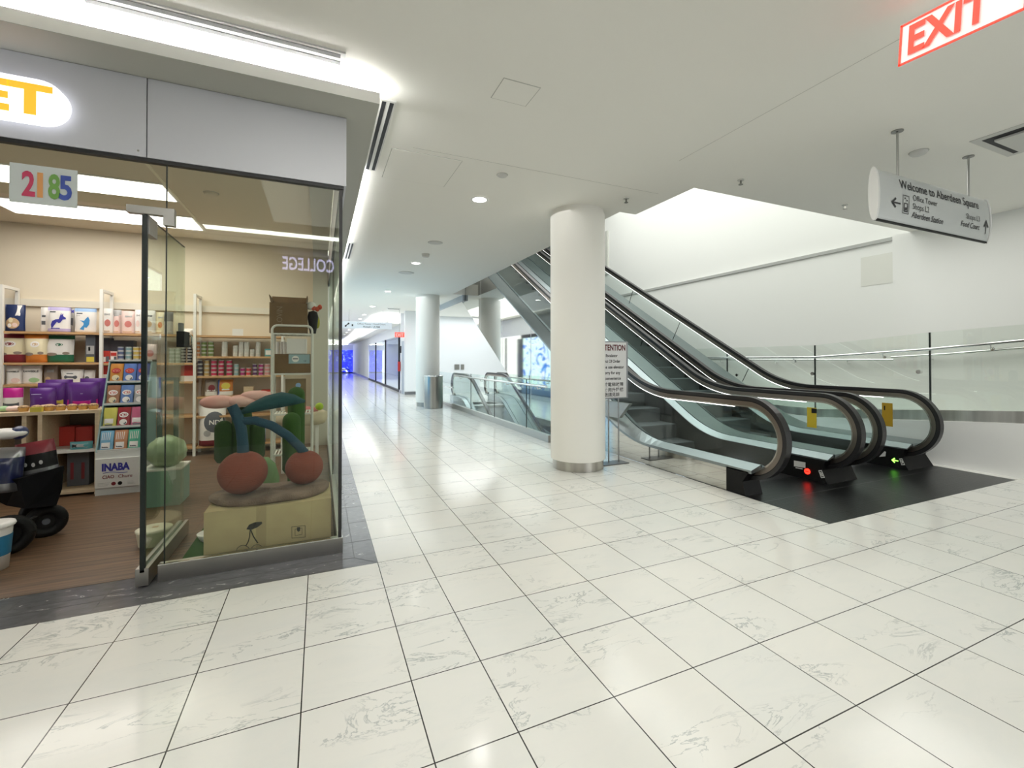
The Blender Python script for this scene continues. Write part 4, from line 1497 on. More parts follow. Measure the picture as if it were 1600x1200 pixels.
NAVY = col('navy_foil', (.018, .035, .12), .3)
LAV = col('lavender', (.50, .44, .72), .5)
PALEBLUE = col('pale_blue', (.32, .50, .78), .5)
WHT = col('paper_white', (.82, .80, .78), .5)
INDIGO = col('indigo_art', (.04, .04, .33), .5)
BLUEA = col('blue_art', (.05, .28, .62), .5)
TAN = col('tan_art', (.6, .42, .25), .5)
PINKA = col('pink_art', (.60, .20, .18), .5)
CREAMP = col('cream_pack', (.78, .70, .48), .4)
MAROON = col('maroon_pack', (.20, .02, .03), .35)
ORANGE = col('orange_pack', (.62, .20, .03), .4)
GREENP = col('green_pack', (.02, .14, .07), .35)
PURPLE = col('purple_pack', (.10, .02, .22), .3)
MAGENTA = col('magenta_pack', (.50, .01, .25), .35)
GREYP = col('grey_pack', (.42, .42, .42), .4)
BROWNP = col('brown_pack', (.30, .24, .20), .4)
YELP = col('yellow_pack', (.66, .55, .08), .4)
LTGREEN = col('light_green_art', (.35, .55, .3), .5)
REDP = col('red_pack', (.50, .04, .03), .4)
TEAL = col('teal_pack', (.10, .35, .38), .4)
DKGREY = col('dark_grey_pack', (.10, .11, .13), .5)
PINKL = col('pale_pink_pack', (.78, .60, .56), .45)
BLUEP = col('blue_pack', (.08, .15, .45), .3)

rabbit = [(.22, .18), (.28, .18), (.30, .34), (.45, .42), (.55, .36), (.62, .38), (.72, .50), (.86, .52), (.84, .58), (.74, .64), (.72, .76), (.67, .66), (.64, .78), (.60, .64), (.56, .52), (.40, .50), (.26, .44), (.20, .30)]
fish = [(.30, .14), (.50, .10), (.52, .22), (.62, .20), (.74, .34), (.76, .52), (.68, .66), (.56, .56), (.50, .48), (.30, .50), (.48, .42), (.48, .28)]
# top shelf, left bay
z = 1.86
bagpx('food_bag', 'navy pet food bag with food picture on the top shelf at left', 8, 40, 476, 5.0, z, .13, [(1, NAVY)], [(ell(.5, .3, .34, .2), TAN), (ell(.42, .42, .12, .09), CREAMP), (ell(.62, .24, .13, .08), PINKL), (ell(.36, .22, .10, .07), WHT), (rect(.62, .58, .85, .98), WHT)])
bagpx('food_bag', 'white pet food bag half hidden left of the rabbit bag', 64, 76, 480, 5.08, z, .08, [(1, WHT)], [(rect(.3, .3, .8, .45), DKGREY), (rect(.3, .6, .8, .68), DKGREY)])
bagpx('food_bag', 'white and lavender food bag with dark blue rabbit art', 75, 111, 480, 4.97, z, .10, [(.14, LAV), (.86, WHT), (1, LAV)], [(rabbit, INDIGO), (rect(.12, .78, .38, .83), DKGREY), (rect(.2, .13, .6, .17), INDIGO)])
bagpx('food_bag', 'grey food bag showing between the rabbit and fish bags', 110, 118, 482, 5.09, z, .07, [(1, GREYP)], [(rect(.2, .3, .8, .6), DKGREY), (rect(.2, .8, .8, .95), INDIGO)])
bagpx('food_bag', 'white and pale blue food bag with blue fish art', 117, 151, 482, 4.97, z, .10, [(.86, WHT), (1, PALEBLUE)], [(fish, BLUEA), (rect(.12, .76, .4, .81), DKGREY), (rect(.12, .68, .3, .70), GREYP)])
z = 1.855
for i, (a_, b_, tp, m_, yy) in enumerate(((159, 177, 482, WHT, 5.0), (175, 190, 484, GREYP, 5.05), (190, 212, 486, PINKL, 5.0), (211, 222, 484, WHT, 4.97), (222, 243, 485, WHT, 4.97), (244, 258, 488, CREAMP, 5.0))):
    bagpx('food_bag', ['white food bag with red spot just right of the shelf post', 'grey food bag second from the shelf post on top shelf', 'pale pink food bag with meat picture on the middle top shelf', 'narrow white food bag with pink shapes left of the door edge', 'white food bag with dark lettering right of the door edge', 'cream food bag with orange picture behind the door glass'][i], a_, b_, tp, yy, z, .09, [(.8, m_ if i != 1 else PINKL), (1, m_)],
          [(ell(.62 if i < 2 else .55, .42, .26, .14), [PINKA, PINKA, PINKA, PINKL, TAN, ORANGE][i]), (rect(.15, .08, .8, .12), TAN), (rect(.3, .72, .8, .80), DKGREY if i == 4 else GREYP)])
bag('food_box', 'grey upright box with pointed top behind the door glass', 'box', at(256, 500, Y=5).x, at(271, 500, Y=5).x, z, at(262, 487, Y=5).z, 5.0, .10, [(.55, GREYP), (1, DKGREY)])
bag('white_packet', 'low white packet lying on the shelf right of the door lock', 'packet', at(283, 500, Y=5).x, at(302, 500, Y=5).x, z, z+.10, 5.02, .12, [(1, WHT)])
# second shelf, left bay: three big pouches
z = 1.435
for i, (a_, b_, m1, m2, lab) in enumerate(((-8, 44, MAROON, MAROON, 'cream pouch with maroon top and base at the left edge'), (41, 76, ORANGE, ORANGE, 'cream pouch with orange top and base between its neighbours'), (73, 117, GREENP, GREENP, 'cream pouch with dark green top and base'))):
    bagpx('food_pouch', lab, a_, b_, 522+i, 5.0-.05*(i == 1), z, .17, [(.26, m1), (.86, CREAMP if i < 2 else WHT), (1, m2)], [(ell(.55, .65, .2, .11), WHT), (ell(.55, .65, .14, .06), [MAROON, TAN, GREENP][i]), (ell(.3, .30, .2, .06), BROWNP), (ell(.8, .34, .12, .05), BROWNP)], flare=.12, lean=-.05)
DKB = col('charcoal_box', (.09, .10, .12), .6)


def boxpx(name, label, px0, px1, pyt, Y, z0, dep, m, extras=(), cat='box', group=None):
    x0, x1 = at(px0, 500, Y=Y).x, at(px1, 500, Y=Y).x
    z1 = at((px0+px1)/2, pyt, Y=Y).z
    g = mb(m).box(x0, Y, z0, x1, Y+dep, z1)
    for (u0, v0, u1, v1, mm) in extras:
        g.mat(mm).box(x0+(x1-x0)*u0, Y-.002, z0+(z1-z0)*v0, x0+(x1-x0)*u1, Y+.001, z0+(z1-z0)*v1)
    o = g.build(name)
    return tag(o, label, cat, group)


boxpx('product_box', 'tall grey box with yellow foot left of the shelf post', 134, 149, 523, 4.9, 1.435, .2, DKB, [(.1, .3, .9, .6, GREYP), (.1, .02, .9, .2, YELP), (.3, .42, .5, .56, PRINTB)])
boxpx('product_box', 'dark grey box right of the shelf post on second shelf', 158, 172, 528, 5.05, 1.425, .14, DKB, [(.6, .1, .9, .5, INDIGO)])
boxpx('product_box', 'long grey carton lying behind the red tray boxes', 172, 209, 532, 5.06, 1.425, .13, DKGREY)
for i in range(2):
    boxpx('tray_box', ['red and pink tray box beside the shelf post', 'pink and green tray box beside the small tins'][i], (159, 173)[i], (172, 183)[i], 548+i, 4.88, 1.425, .16, [REDP, PINKL][i], [(.05, .1, .5, .5, WHT), (.55, .12, .95, .55, DKGREY), (.05, .62, .95, .9, REDP)])
# third shelf, left bay
z = 1.14
for i, (a_, b_, c_) in enumerate(((-9, 9, BLUEA), (11, 36, PINKL), (36, 67, LTGREEN))):
    bagpx('food_bag', ['white bag with blue swoosh at the left edge, third shelf', 'white bag with pale pink patch and black lettering, third shelf', 'white bag with light green patch and black lettering, third shelf'][i], a_, b_, 569, 4.95, z, .10, [(.93, WHT), (1, [TEAL, PINKA, LTGREEN][i])], [(ell(.68, .2, .26, .12), c_)], texts=[('RAWBBLE', .5, .60, .78, PRINTB)])
bagpx('food_bag', 'brown grey bag with small orange picture, third shelf', 69, 92, 570, 5.0, z, .09, [(1, BROWNP)], [(ell(.4, .25, .2, .12), TAN), (rect(.3, .6, .8, .75), GREYP)])
bone = [(.2, .42), (.26, .34), (.34, .4), (.62, .38), (.72, .3), (.8, .38), (.8, .5), (.72, .56), (.62, .5), (.34, .52), (.26, .58), (.2, .5)]
bagpx('food_bag', 'white pouch with dark bone picture, third shelf', 97, 131, 577, 4.95, z, .11, [(1, WHT)], [(bone, DKGREY), (rect(.3, .68, .6, .73), DKGREY)], flare=.1)
bagpx('food_bag', 'white pouch with dark picture beside the shelf post, third shelf', 132, 150, 578, 4.98, z, .10, [(1, WHT)], [(ell(.4, .4, .2, .12), DKGREY)])
boxpx('product_box', 'orange red box on the third shelf behind the display stand', 159, 176, 572, 4.95, 1.14, .2, REDP, [(.05, .0, .95, .5, WHT)])
boxpx('product_box', 'orange red box on the third shelf left of the post', 283, 302, 571, 4.95, 1.14, .2, REDP, [(.0, .0, 1, .35, WHT)])
boxpx('product_box', 'dark red carton behind the purple bags', -8, 28, 612, 5.0, .90, .15, MAROON)

# ---- cans
CANS = {}


def can_proto(key, c, c2):
    me = mb(M('tin_lid', (.70, .70, .67), .4, .3)).cyl((0, 0, .0), .99, .10, 18).mat(M('can_'+key, c, .35)).cyl((0, 0, .10), .97, .68, 18).mat(M('tin_lid')).cyl((0, 0, .78), .99, .16, 18).mat(M('can_gap', (.03, .03, .03), .6)).cyl((0, 0, .94), .90, .06, 18)
    o = me.build('food_can', origin=(0, 0, 0))
    return o


def stack(key, c, cname, pxc, wpx, n, Y, z0, hz, where, group):
    r = (at(pxc+wpx/2, 500, Y=Y).x-at(pxc-wpx/2, 500, Y=Y).x)/2
    x = at(pxc, 500, Y=Y).x
    for k in range(n):
        lab = f'{cname} food can, {"bottom one" if k == 0 else "top one" if k == n-1 else ORD[k]+" up"} of {where}'
        if key not in CANS:
            o = can_proto(key, c, None)
            CANS[key] = o
        else:
            o = CANS[key].copy(); COL.objects.link(o)
        o.location = (x+random.uniform(-.002, .002), Y, z0+k*hz)
        o.scale = (r, r, hz-.001)
        tag(o, lab, 'can', group)


Z6 = lambda x: 290+x/4.8
row2 = [(112, 42, 4, 'dark', (.05, .04, .07), 'dark'), (162, 42, 4, 'gold', (.42, .28, .10), 'gold'), (215, 46, 4, 'crimson', (.45, .02, .08), 'crimson'), (270, 44, 4, 'crimson', 0, 'crimson'), (330, 46, 4, 'crimson', 0, 'crimson'), (383, 38, 3, 'tealcan', (.25, .40, .42), 'teal'), (430, 36, 2, 'magcan', (.35, .02, .16), 'magenta'), (475, 38, 2, 'redcan', (.5, .04, .05), 'red'), (522, 36, 3, 'plum', (.10, .03, .12), 'plum'), (567, 38, 3, 'magcan', 0, 'magenta'), (614, 44, 3, 'rosecan', (.55, .25, .25), 'rose')]
for i, (xc, wd, n, key, c, cn) in enumerate(row2):
    stack(key, c, cn, Z6(xc), wd/4.8, n, 4.93, 1.22, .062, f'stack {["one","two","three","four","five","six","seven","eight","nine","ten","eleven"][i]} from the post, lower can shelf', 'food cans on the lower can shelf')
row1 = [(97, 26, 4, 'orangecan', (.45, .18, .06), 'orange'), (140, 42, 4, 'greencan', (.14, .20, .06), 'green'), (192, 46, 4, 'greencan', 0, 'green'), (295, 46, 4, 'silvercan', (.55, .55, .52), 'silver'), (375, 40, 3, 'silvercan', 0, 'silver'), (418, 40, 4, 'silvercan', 0, 'silver'), (459, 40, 4, 'silvercan', 0, 'silver'), (500, 36, 2, 'silvercan', 0, 'silver'), (545, 38, 4, 'silvercan', 0, 'silver')]
for i, (xc, wd, n, key, c, cn) in enumerate(row1):
    stack(key, c, cn, Z6(xc), wd/4.8, n, 4.95, 1.525, .058, f'stack {["one","two","three","four","five","six","seven","eight","nine"][i]} from the post, upper can shelf', 'food cans on the upper can shelf')
for i, (pxc, wp, n, key, c, cn, hz) in enumerate(((189.5, 10, 4, 'patterna', (.10, .12, .22), 'dark blue', .06), (201.5, 10, 4, 'patternb', (.20, .32, .34), 'grey blue', .06), (213.5, 10, 4, 'patternc', (.50, .38, .10), 'yellow', .06), (222.5, 8, 4, 'patternd', (.5, .25, .05), 'amber', .06), (269, 10, 4, 'greygreen', (.28, .32, .26), 'grey green', .055), (279, 9, 4, 'greygreen', 0, 'grey green', .055), (287, 8, 6, 'blackcan', (.02, .02, .025), 'black', .046), (297, 8, 6, 'blackcan', 0, 'black', .046))):
    stack(key, c, cn, pxc, wp, n, 4.92, 1.425, hz, f'{["first", "second", "third", "fourth", "fifth", "sixth", "seventh", "eighth"][i]} stack along the middle bay', 'food cans in the middle bay')
t = boxpx('product_box', 'pale teal box at the right end of the upper can shelf', 414, 425, 545, 4.95, 1.525, .15, TEAL, [(.1, .2, .9, .8, WHT)])
t = boxpx('price_card', 'small white card on the top shelf of the right bay', 363, 380, 514, 4.87, 1.85, .01, WHT, cat='card')
# lower area of right bay
z = .90
for u in (2,):
    tt_ = [o for o in bpy.data.objects if o.name.startswith('store_shelving')][u]
    mb(WOODS).box(UX[2]+.036, SHF, z-.03, UX[3]-.036, SHB, z).build('shelf_board', tt_)
bagpx('food_bag', 'brown and white kibble bag on the shelf under the cans', 321, 340, 593, 4.95, z, .11, [(.3, WHT), (1, BROWNP)], [(ell(.6, .5, .28, .2), MAROON), (rect(.2, .3, .9, .4), WHT)])
bagpx('food_bag', 'orange and white kibble bag on the shelf under the cans', 341, 365, 593, 4.95, z, .11, [(.3, WHT), (1, ORANGE)], [(ell(.55, .62, .3, .2), YELP), (rect(0, .0, .16, 1), BLUEP), (rect(.3, .36, .8, .44), WHT)])
boxpx('product_box', 'small pale brown box on the shelf under the cans', 381, 396, 604, 4.95, z, .12, PALEW)
boxpx('product_box', 'flat red and pink box near the white rack', 408, 430, 609, 4.95, z, .2, REDP, [(0, .2, 1, .6, PINKL)])
bagpx('food_bag', 'large white bag with dark round emblem low in the right bay', 312, 354, 634, 4.92, .14, .2, [(.14, MAROON), (1, WHT)], [(ell(.6, .60, .38, .26, 20), DKGREY), (ell(.35, .32, .14, .08), GREYP)], texts=[('ND', .62, .54, .4, WHT)])
bagpx('food_bag', 'pale blue and violet bag low between the cacti', 393, 416, 668, 4.92, .14, .15, [(.5, col('violet_pack', (.3, .22, .5), .4)), (1, col('ice_pack', (.6, .68, .85), .4))], [(ell(.5, .45, .25, .15), WHT)])
boxpx('product_box', 'black carton low on the right bay beside the violet bag', 355, 392, 668, 4.98, .14, .18, BLACK)

# ---- low table with purple bags, treats
TY0, TY1, TZ = 2.95, 3.55, .925
tx0, tx1 = at(-40, 647, Y=TY0).x, at(155, 640, Y=TY0).x
t = thing('display_table', 'pale wooden display table with shelves in the middle of the shop', 'table', ((tx0+tx1)/2, 3.25, 0))
mb(PALEW).box(tx0, TY0, TZ-.035, tx1, TY1, TZ).build('table_top', t)
for x in (tx0, at(33, 660, Y=TY0).x, at(58, 660, Y=TY0).x, tx1-.04):
    mb(PALEW).box(x, TY0+.01, 0, x+.035, TY1-.01, TZ-.035).build('side_panel', t)
xm = at(64, 660, Y=TY0).x
for zz in (.50, .06):
    mb(WHITEP if zz > .2 else PALEW).box(xm, TY0+.01, zz-.03, tx1-.04, TY1-.01, zz).build('shelf', t)
mb(M('table_back', (.30, .27, .23), .6)).box(tx0, TY1-.02, .0, tx1, TY1-.01, TZ-.035).build('back_panel', t)
for i, (a_, b_) in enumerate(((84, 118), (120, 146))):
    boxpx('product_box', ['orange red carton under the table top, left one', 'orange red carton under the table top, right one'][i], a_, b_, 667, 3.3, .50, .15, REDP, group='red cartons under the table')
boxpx('product_box', 'white carton on the table shelf left of the red cartons', 66, 82, 668, 3.3, .50, .15, WHT)
for i, px in enumerate((116, 133)):
    boxpx('product_box', ['grey carton on the lowest table shelf, left one', 'grey carton on the lowest table shelf, right one'][i], px-9, px+8, 707, 3.2, .06, .15, DKGREY, [(.3, .2, .6, .7, MAROON)], group='grey cartons on the lowest table shelf')
g = bag('treat_packet', 'grey and teal packet with lettering lying on the table shelf', 'packet', at(108, 680, Y=3.0).x, at(144, 680, Y=3.0).x, .50, .58, 3.02, .10, [(1, TEAL)], [(rect(.1, .2, .85, .8), GREYP), (rect(.15, .3, .4, .7), PRINTB)])
for i, (a_, b_, tp, yy, m_) in enumerate(((48, 90, 606, 3.22, MAGENTA), (60, 105, 598, 3.34, YELP), (106, 157, 597, 3.24, MAGENTA), (72, 115, 593, 3.46, PURPLE), (126, 168, 591, 3.42, MAGENTA))):
    bagpx('treat_bag', ['purple treat bag at the left front of the table group', 'purple treat bag with yellow label in the second row', 'purple treat bag with magenta band in front', 'purple treat bag at the back behind the yellow label', 'purple treat bag with magenta band at the back right'][i], a_, b_, tp, yy, TZ, .10, [(1, PURPLE)], [(rect(.02, .12, .98, .34), m_)] if i in (2, 4) else [(rect(.62, .16, .95, .34), m_)] if i == 1 else [(rect(.1, .7, .5, .73), LAV)], group='purple treat bags on the table', texts=[('oo', .5, .55, .08, LAV)])
bagpx('treat_bag', 'dark red and magenta bag at the left of the table', 6, 38, 606, 3.3, TZ, .10, [(.6, WHT), (1, MAGENTA)], [(rect(.1, .15, .9, .35), DKGREY)])
CUP = col('treat_cup', (.62, .36, .10), .5)
CRUST = col('treat_filling', (.55, .38, .20), .7, noise=(60, (.2, .1, .06)))
for i, px in enumerate((37, 57, 77, 95, 113, 130, 146)):
    q = at(px, 636, Y=3.05)
    t = thing('treat_cup', f'small orange cup of pet treats on the table, {["first","second","third","fourth","fifth","sixth","seventh"][i]} from the left', 'cup', (q.x, 3.05, TZ), 'treat cups on the table')
    mb(CUP).cyl((q.x, 3.05, TZ), .034, .042, 18, .046).build('cup', t)
    mb(CRUST).blob((q.x, 3.05, TZ+.046), .044, .044, .022, 14, 8).build('filling', t)
tag(mb(YELP).box(at(48, 640, Y=2.97).x, 2.955, TZ, at(66, 640, Y=2.97).x, 2.995, TZ+.05).build('label_block'), 'small yellow block label on the front of the table', 'label')
for i, (px, m_, r_) in enumerate(((4, LTGREEN, .05), (22, PINKL, .05), (75, TAN, .055))):
    q = at(px, 628, Y=3.12)
    g = mb(m_).blob((q.x, 3.12, TZ+r_*.6), r_*1.5, r_*.9, r_*.6, 18, 10, lambda d: 1+.08*math.sin(5*d.x+3*d.y))
    tag(g.build('pet_toy'), ['green rounded toy at the left end of the table', 'pale pink rounded toy near the left end of the table', 'brown rounded chew behind the treat cups'][i], 'toy')

# ---- display stand
IX0, IX1 = -2.606, -2.205
t = thing('display_stand', 'white sloped display stand with blue INABA lettering', 'display stand', ((IX0+IX1)/2, 3.1, 0))
SW = col('stand_white', (.72, .74, .72), .5)
SG = col('stand_side', (.30, .44, .46), .5)
mb(SW).box(IX0, 2.87, 0, IX1, 3.35, .47).build('base', t)
for x in (IX0, IX1-.012):
    mb(SG).poly_x([(2.87, .47), (3.2, 1.47), (3.35, 1.47), (3.35, .47)], x, x+.012).build('side_panel', t)
mb(SW).box(IX0, 3.19, 1.455, IX1, 3.35, 1.475).build('top_panel', t)
mb(SG).box(IX0+.012, 3.33, .47, IX1-.012, 3.345, 1.455).build('back_panel', t)
tiers = []
for k in range(4):
    u = k/4
    zz = .475+(1.46-.475)*u
    yy = 2.875+.325*u
    tiers.append((zz, yy))
    if k:
        mb(SG).box(IX0+.012, yy, zz-.008, IX1-.012, 3.33, zz).build('tier', t)
    mb(SW).box(IX0+.012, yy, zz, IX1-.012, yy+.006, zz+.02).build('tier_lip', t)
g = mb(col('card_white', (.80, .80, .78), .5)).box(-2.598, 2.845, .085, -2.222, 2.87, .40)
g.build('sign_board', t)
g = mb(INDIGO)
g.text('INABA', (-2.42, 2.844, .27), EX, EZ, w=.24, h=.075, ext=.001, align='c', bold=.05)
g.tube([(-2.53+.03*i, 2.8435, .245+.008*math.sin(i*.8)) for i in range(8)], .003, 5)
g.mat(MAROON).text('CIAO', (-2.535, 2.844, .185), EX, EZ, w=.10, h=.035, ext=.001, bold=.02)
g.mat(MAROON).text('Churu', (-2.40, 2.844, .185), EX, EZ, w=.12, h=.035, ext=.001, bold=.01)
g.mat(GREYP)
for k in range(3):
    g.box(-2.575, 2.8435, .108+.014*k, -2.49+.01*k, 2.8445, .111+.014*k).box(-2.32, 2.8435, .108+.014*k, -2.25-.01*k, 2.8445, .111+.014*k)
g.mat(MAROON).cyl((-2.44, 2.8435, .125), .020, .001, 18, axis='y').mat(BLACK).cyl((-2.385, 2.8435, .125), .020, .001, 18, axis='y')
g.build('lettering', t)
packs = [[('orange', (.60, .26, .05)), ('blue', (.10, .20, .52)), ('indigo', (.08, .12, .38))], [('brown', (.34, .15, .08)), ('blue and white', (.12, .22, .50)), ('grey', (.4, .4, .4))], [('yellow green', (.60, .58, .12)), ('dark red', (.30, .02, .03)), ('rose', (.50, .12, .22))], [('light blue', (.18, .42, .62)), ('orange brown', (.52, .24, .12)), ('green', (.08, .42, .28))]]
for r_ in range(4):
    zz, yy = tiers[3-r_]
    for c_ in range(3):
        nm, cc = packs[r_][c_]
        x0_ = IX0+.02+c_*.122
        mt = M('pack_'+nm.replace(' ', '_'), cc, .35)
        art = [(ell(.5, .62, .36, .14), WHT if r_ else REDP), (ell(.5, .62, .28, .08), PINKA if r_ < 2 else mt), (ell(.5, .25, .3, .15), CREAMP if c_ == 0 else WHT), (ell(.62, .22, .12, .09), DKGREY)]
        if r_ == 3:
            art = [(rect(.15+.14*q_, .55, .20+.14*q_, .92), WHT) for q_ in range(5)]+[(rect(.15, .12, .8, .42), WHT), (rect(.2, .16, .7, .24), DKGREY)]
        if r_ == 2 and c_ != 1:
            art = [(rect(.12, .2, .8, .45), WHT), (rect(.2, .1, .75, .16), DKGREY)]
        bag('treat_pack', f'{nm} treat pack in {["top", "second", "third", "bottom"][r_]} row of the sloped stand', 'packet', x0_, x0_+.118, zz+.001, zz+.215, yy+.030, .03, [(1, mt)], art, group='treat packs in the sloped stand', lean=.22)
bag('treat_pack', 'pale pink pouch standing on top of the sloped stand', 'packet', -2.33, -2.18, 1.476, 1.66, 3.27, .06, [(1, PINKL)], [(ell(.6, .4, .25, .22), PINKA)])

# ---- cherry scratcher on its cardboard box, in the window
t = thing('cardboard_box', 'wide cardboard box with cherry drawing in the window', 'box', (-.72, .6, .0))
mb(col('window_cardboard', (.44, .36, .20), .85, noise=(4, (.38, .30, .17)))).box(-1.13, .37, .002, -.305, .86, .40).build('carton', t)
mb(col('box_tape', (.33, .26, .14), .6)).box(-.81, .3685, .004, -.745, .3695, .4).box(-.81, .37, .4, -.745, .86, .4008).build('tape', t)
g = mb(PRINTB)
Q = lambda px, py: at(px, py, Y=.368)
g.tube([Q(391, 828), Q(390, 838), Q(388, 846), Q(384, 853)], .0035, 6)
g.tube([Q(392, 828), Q(396, 838), Q(401, 846), Q(403, 848)], .0035, 6)
l0 = [Q(385, 827), Q(389, 820), Q(398, 816), Q(409, 815), Q(410, 818), Q(402, 824), Q(392, 828)]
g.add([p-EY*.001 for p in l0], [tuple(range(len(l0)))])
for cx_, cy_, r_ in ((380, 857, 11), (402, 855, 10)):
    g.tube([Q(cx_+r_*math.cos(a), cy_+6+r_*math.sin(a)) for a in [pi+pi*i/12 for i in range(13)]], .0018, 5)
for a_, b_, c_, d_ in ((456, 822, 477, 840), (461, 826, 472, 836)):
    pts = [Q(a_, b_+1), Q(c_, b_-1), Q(c_, d_-1), Q(a_, d_+1), Q(a_, b_+1)]
    for i in range(4):
        g.tube([pts[i], pts[i+1]], .0014, 5)
g.add([Q(464, 824)-EY*.001, Q(469, 823.5)-EY*.001, Q(469, 829)-EY*.001, Q(466.5, 831)-EY*.001, Q(464, 829)-EY*.001], [(0, 1, 2, 3, 4)])
g.build('print', t)
t = thing('cherry_cat_scratcher', 'cherry shaped cat scratcher with dark teal stem on fuzzy brown base', 'cat scratcher', (-.72, .62, .40))
FUZ = col('brown_fur', (.13, .085, .065), .95, bump=(120, .9), noise=(7, (.24, .17, .13)))
n = 40
ov = []
for i in range(n):
    a = 2*pi*i/n
    k = 1+.05*math.sin(3*a)
    ov.append((-.735+.415*k*math.copysign(abs(math.cos(a))**.75, math.cos(a)), .63+.225*k*math.copysign(abs(math.sin(a))**.8, math.sin(a))))
g = mb(FUZ)
lev = [(.96, .402), (1.0, .415), (1.0, .438), (.95, .455), (.6, .452), (0, .452)]
v = []
for k, zz in lev:
    v += [(-.735+(x-(-.735))*k, .63+(y-.63)*k, zz+.006*math.sin(13*x+9*y)) for x, y in ov]
g.add(v, [(j*n+i, j*n+(i+1) % n, (j+1)*n+(i+1) % n, (j+1)*n+i) for j in range(len(lev)-1) for i in range(n)]+[tuple(reversed(range(n)))], True)
g.build('base', t)
SIS = col('red_sisal', (.20, .042, .025), .9, bump=(14, .7, (1, 1, 22)))
for c_, r_, nm in (((-.925, .60, .607), .168, 'cherry'), ((-.502, .68, .588), .142, 'cherry')):
    mb(SIS).blob(c_, r_*1.0, r_, r_*.97, 36, 22, lambda d: 1+.03*d.z-.035*max(0, d.z-.85)*6).build(nm, t)
ST = col('teal_stem', (.012, .05, .085), .8, bump=(90, .4))
q = lambda px, py, Y=.6: at(px, py, Y=Y)
mb(ST).tube([q(380, 712), q(379, 690), q(377, 670), q(371, 650), q(362, 634)], [.042, .038, .038, .040, .036], 16).build('stem', t)
mb(ST).tube([q(376, 658), q(398, 657), q(425, 665), q(450, 681), q(468, 698, .66), q(476, 709, .68)], [.030, .033, .034, .034, .035, .038], 16).build('branch', t)
lf = col('teal_leaf', (.008, .055, .065), .85, bump=(60, .4))
ax_ = [(377, 642), (392, 635), (415, 627), (440, 622), (460, 622), (477, 625)]
hw = [4, 8, 12, 13, 9, 2]
g = mb(lf)
v = []
for i, ((x, y), h_) in enumerate(zip(ax_, hw)):
    a = i/5*pi
    dp = .06*math.sin(a)+.008
    c_ = q(x, y+2)
    e = h_*.0045
    v += [c_+Vector((0, -dp*.9, -e)), c_+Vector((0, -dp, e*.2)), c_+Vector((0, 0, e)), c_+Vector((0, dp, e*.3)), c_+Vector((0, 0, -e*.6))]
g.add(v, [(5*i+k, 5*i+(k+1) % 5, 5*i+5+(k+1) % 5, 5*i+5+k) for i in range(5) for k in range(5)]+[(4, 3, 2, 1, 0), (25, 26, 27, 28, 29)], True)
g.build('leaf', t)

# ---- cactus scratchers
CAC = col('cactus_green', (.018, .05, .008), .95, bump=(150, .6))
CAC2 = col('cactus_light', (.03, .085, .012), .95, bump=(150, .6))


def capsule(g, x, y, z0, z1, r, n=20):
    p = [(r*math.cos(a), r*math.sin(a)) for a in [pi/2*i/6 for i in range(7)]]
    g.lathe((x, y, 0), [(0, z0), (r*.7, z0+.01), (r, z0+.05)]+[(rr_, z1-r+zz_) for rr_, zz_ in p], n)


t = thing('cactus_cat_scratcher', 'green cactus shaped cat scratcher left of the cherries', 'cat scratcher', (-1.15, 1.6, 0), 'cactus cat scratchers')
g = mb(CAC); capsule(g, -1.07, 1.6, 0.05, 1.02, .085); g.build('trunk', t)
g = mb(CAC); capsule(g, -1.215, 1.58, .50, .90, .075); g.build('arm', t)
g = mb(CAC); capsule(g, -.945, 1.6, .50, .88, .07); g.build('arm', t)
mb(PALEW).cyl((-1.07, 1.6, 0.003), .24, .05, 30).build('base', t)
t = thing('cactus_cat_scratcher', 'green cactus shaped cat scratcher right of the cherries', 'cat scratcher', (-.63, 1.9, 0), 'cactus cat scratchers')
x_ = at(463, 640, Y=1.9).x
g = mb(CAC2); capsule(g, x_, 1.9, .05, 1.185, .082); g.build('trunk', t)
x2 = at(456, 640, Y=1.78).x
g = mb(CAC2); capsule(g, x2, 1.76, .30, .93, .085); g.build('arm', t)
mb(PALEW).cyl((x_, 1.87, 0.003), .24, .05, 30).build('base', t)
# pink plush cushion resting on the left cactus
t = thing('plush_cushion', 'long pale pink plush cushion lying above the left cactus', 'cushion', (-1.1, 1.55, 1.02))
PLU = col('pink_plush', (.68, .34, .30), .9, noise=(3, (.78, .52, .47)))
zc_ = at(350, 630, Y=1.55).z
for (a_, b_, py, rz_, ry_) in ((308, 372, 629, .062, .10), (352, 404, 627, .055, .12), (372, 428, 619, .048, .09)):
    A = at(a_, py, Y=1.55); B = at(b_, py-2, Y=1.55)
    c_ = (A+B)/2
    c_.z = max(c_.z, 1.02+rz_*.9)
    mb(PLU).blob(c_, abs(B.x-A.x)/2, ry_, rz_, 28, 14, lambda d: 1-.12*abs(d.x)**3).build('lobe', t)

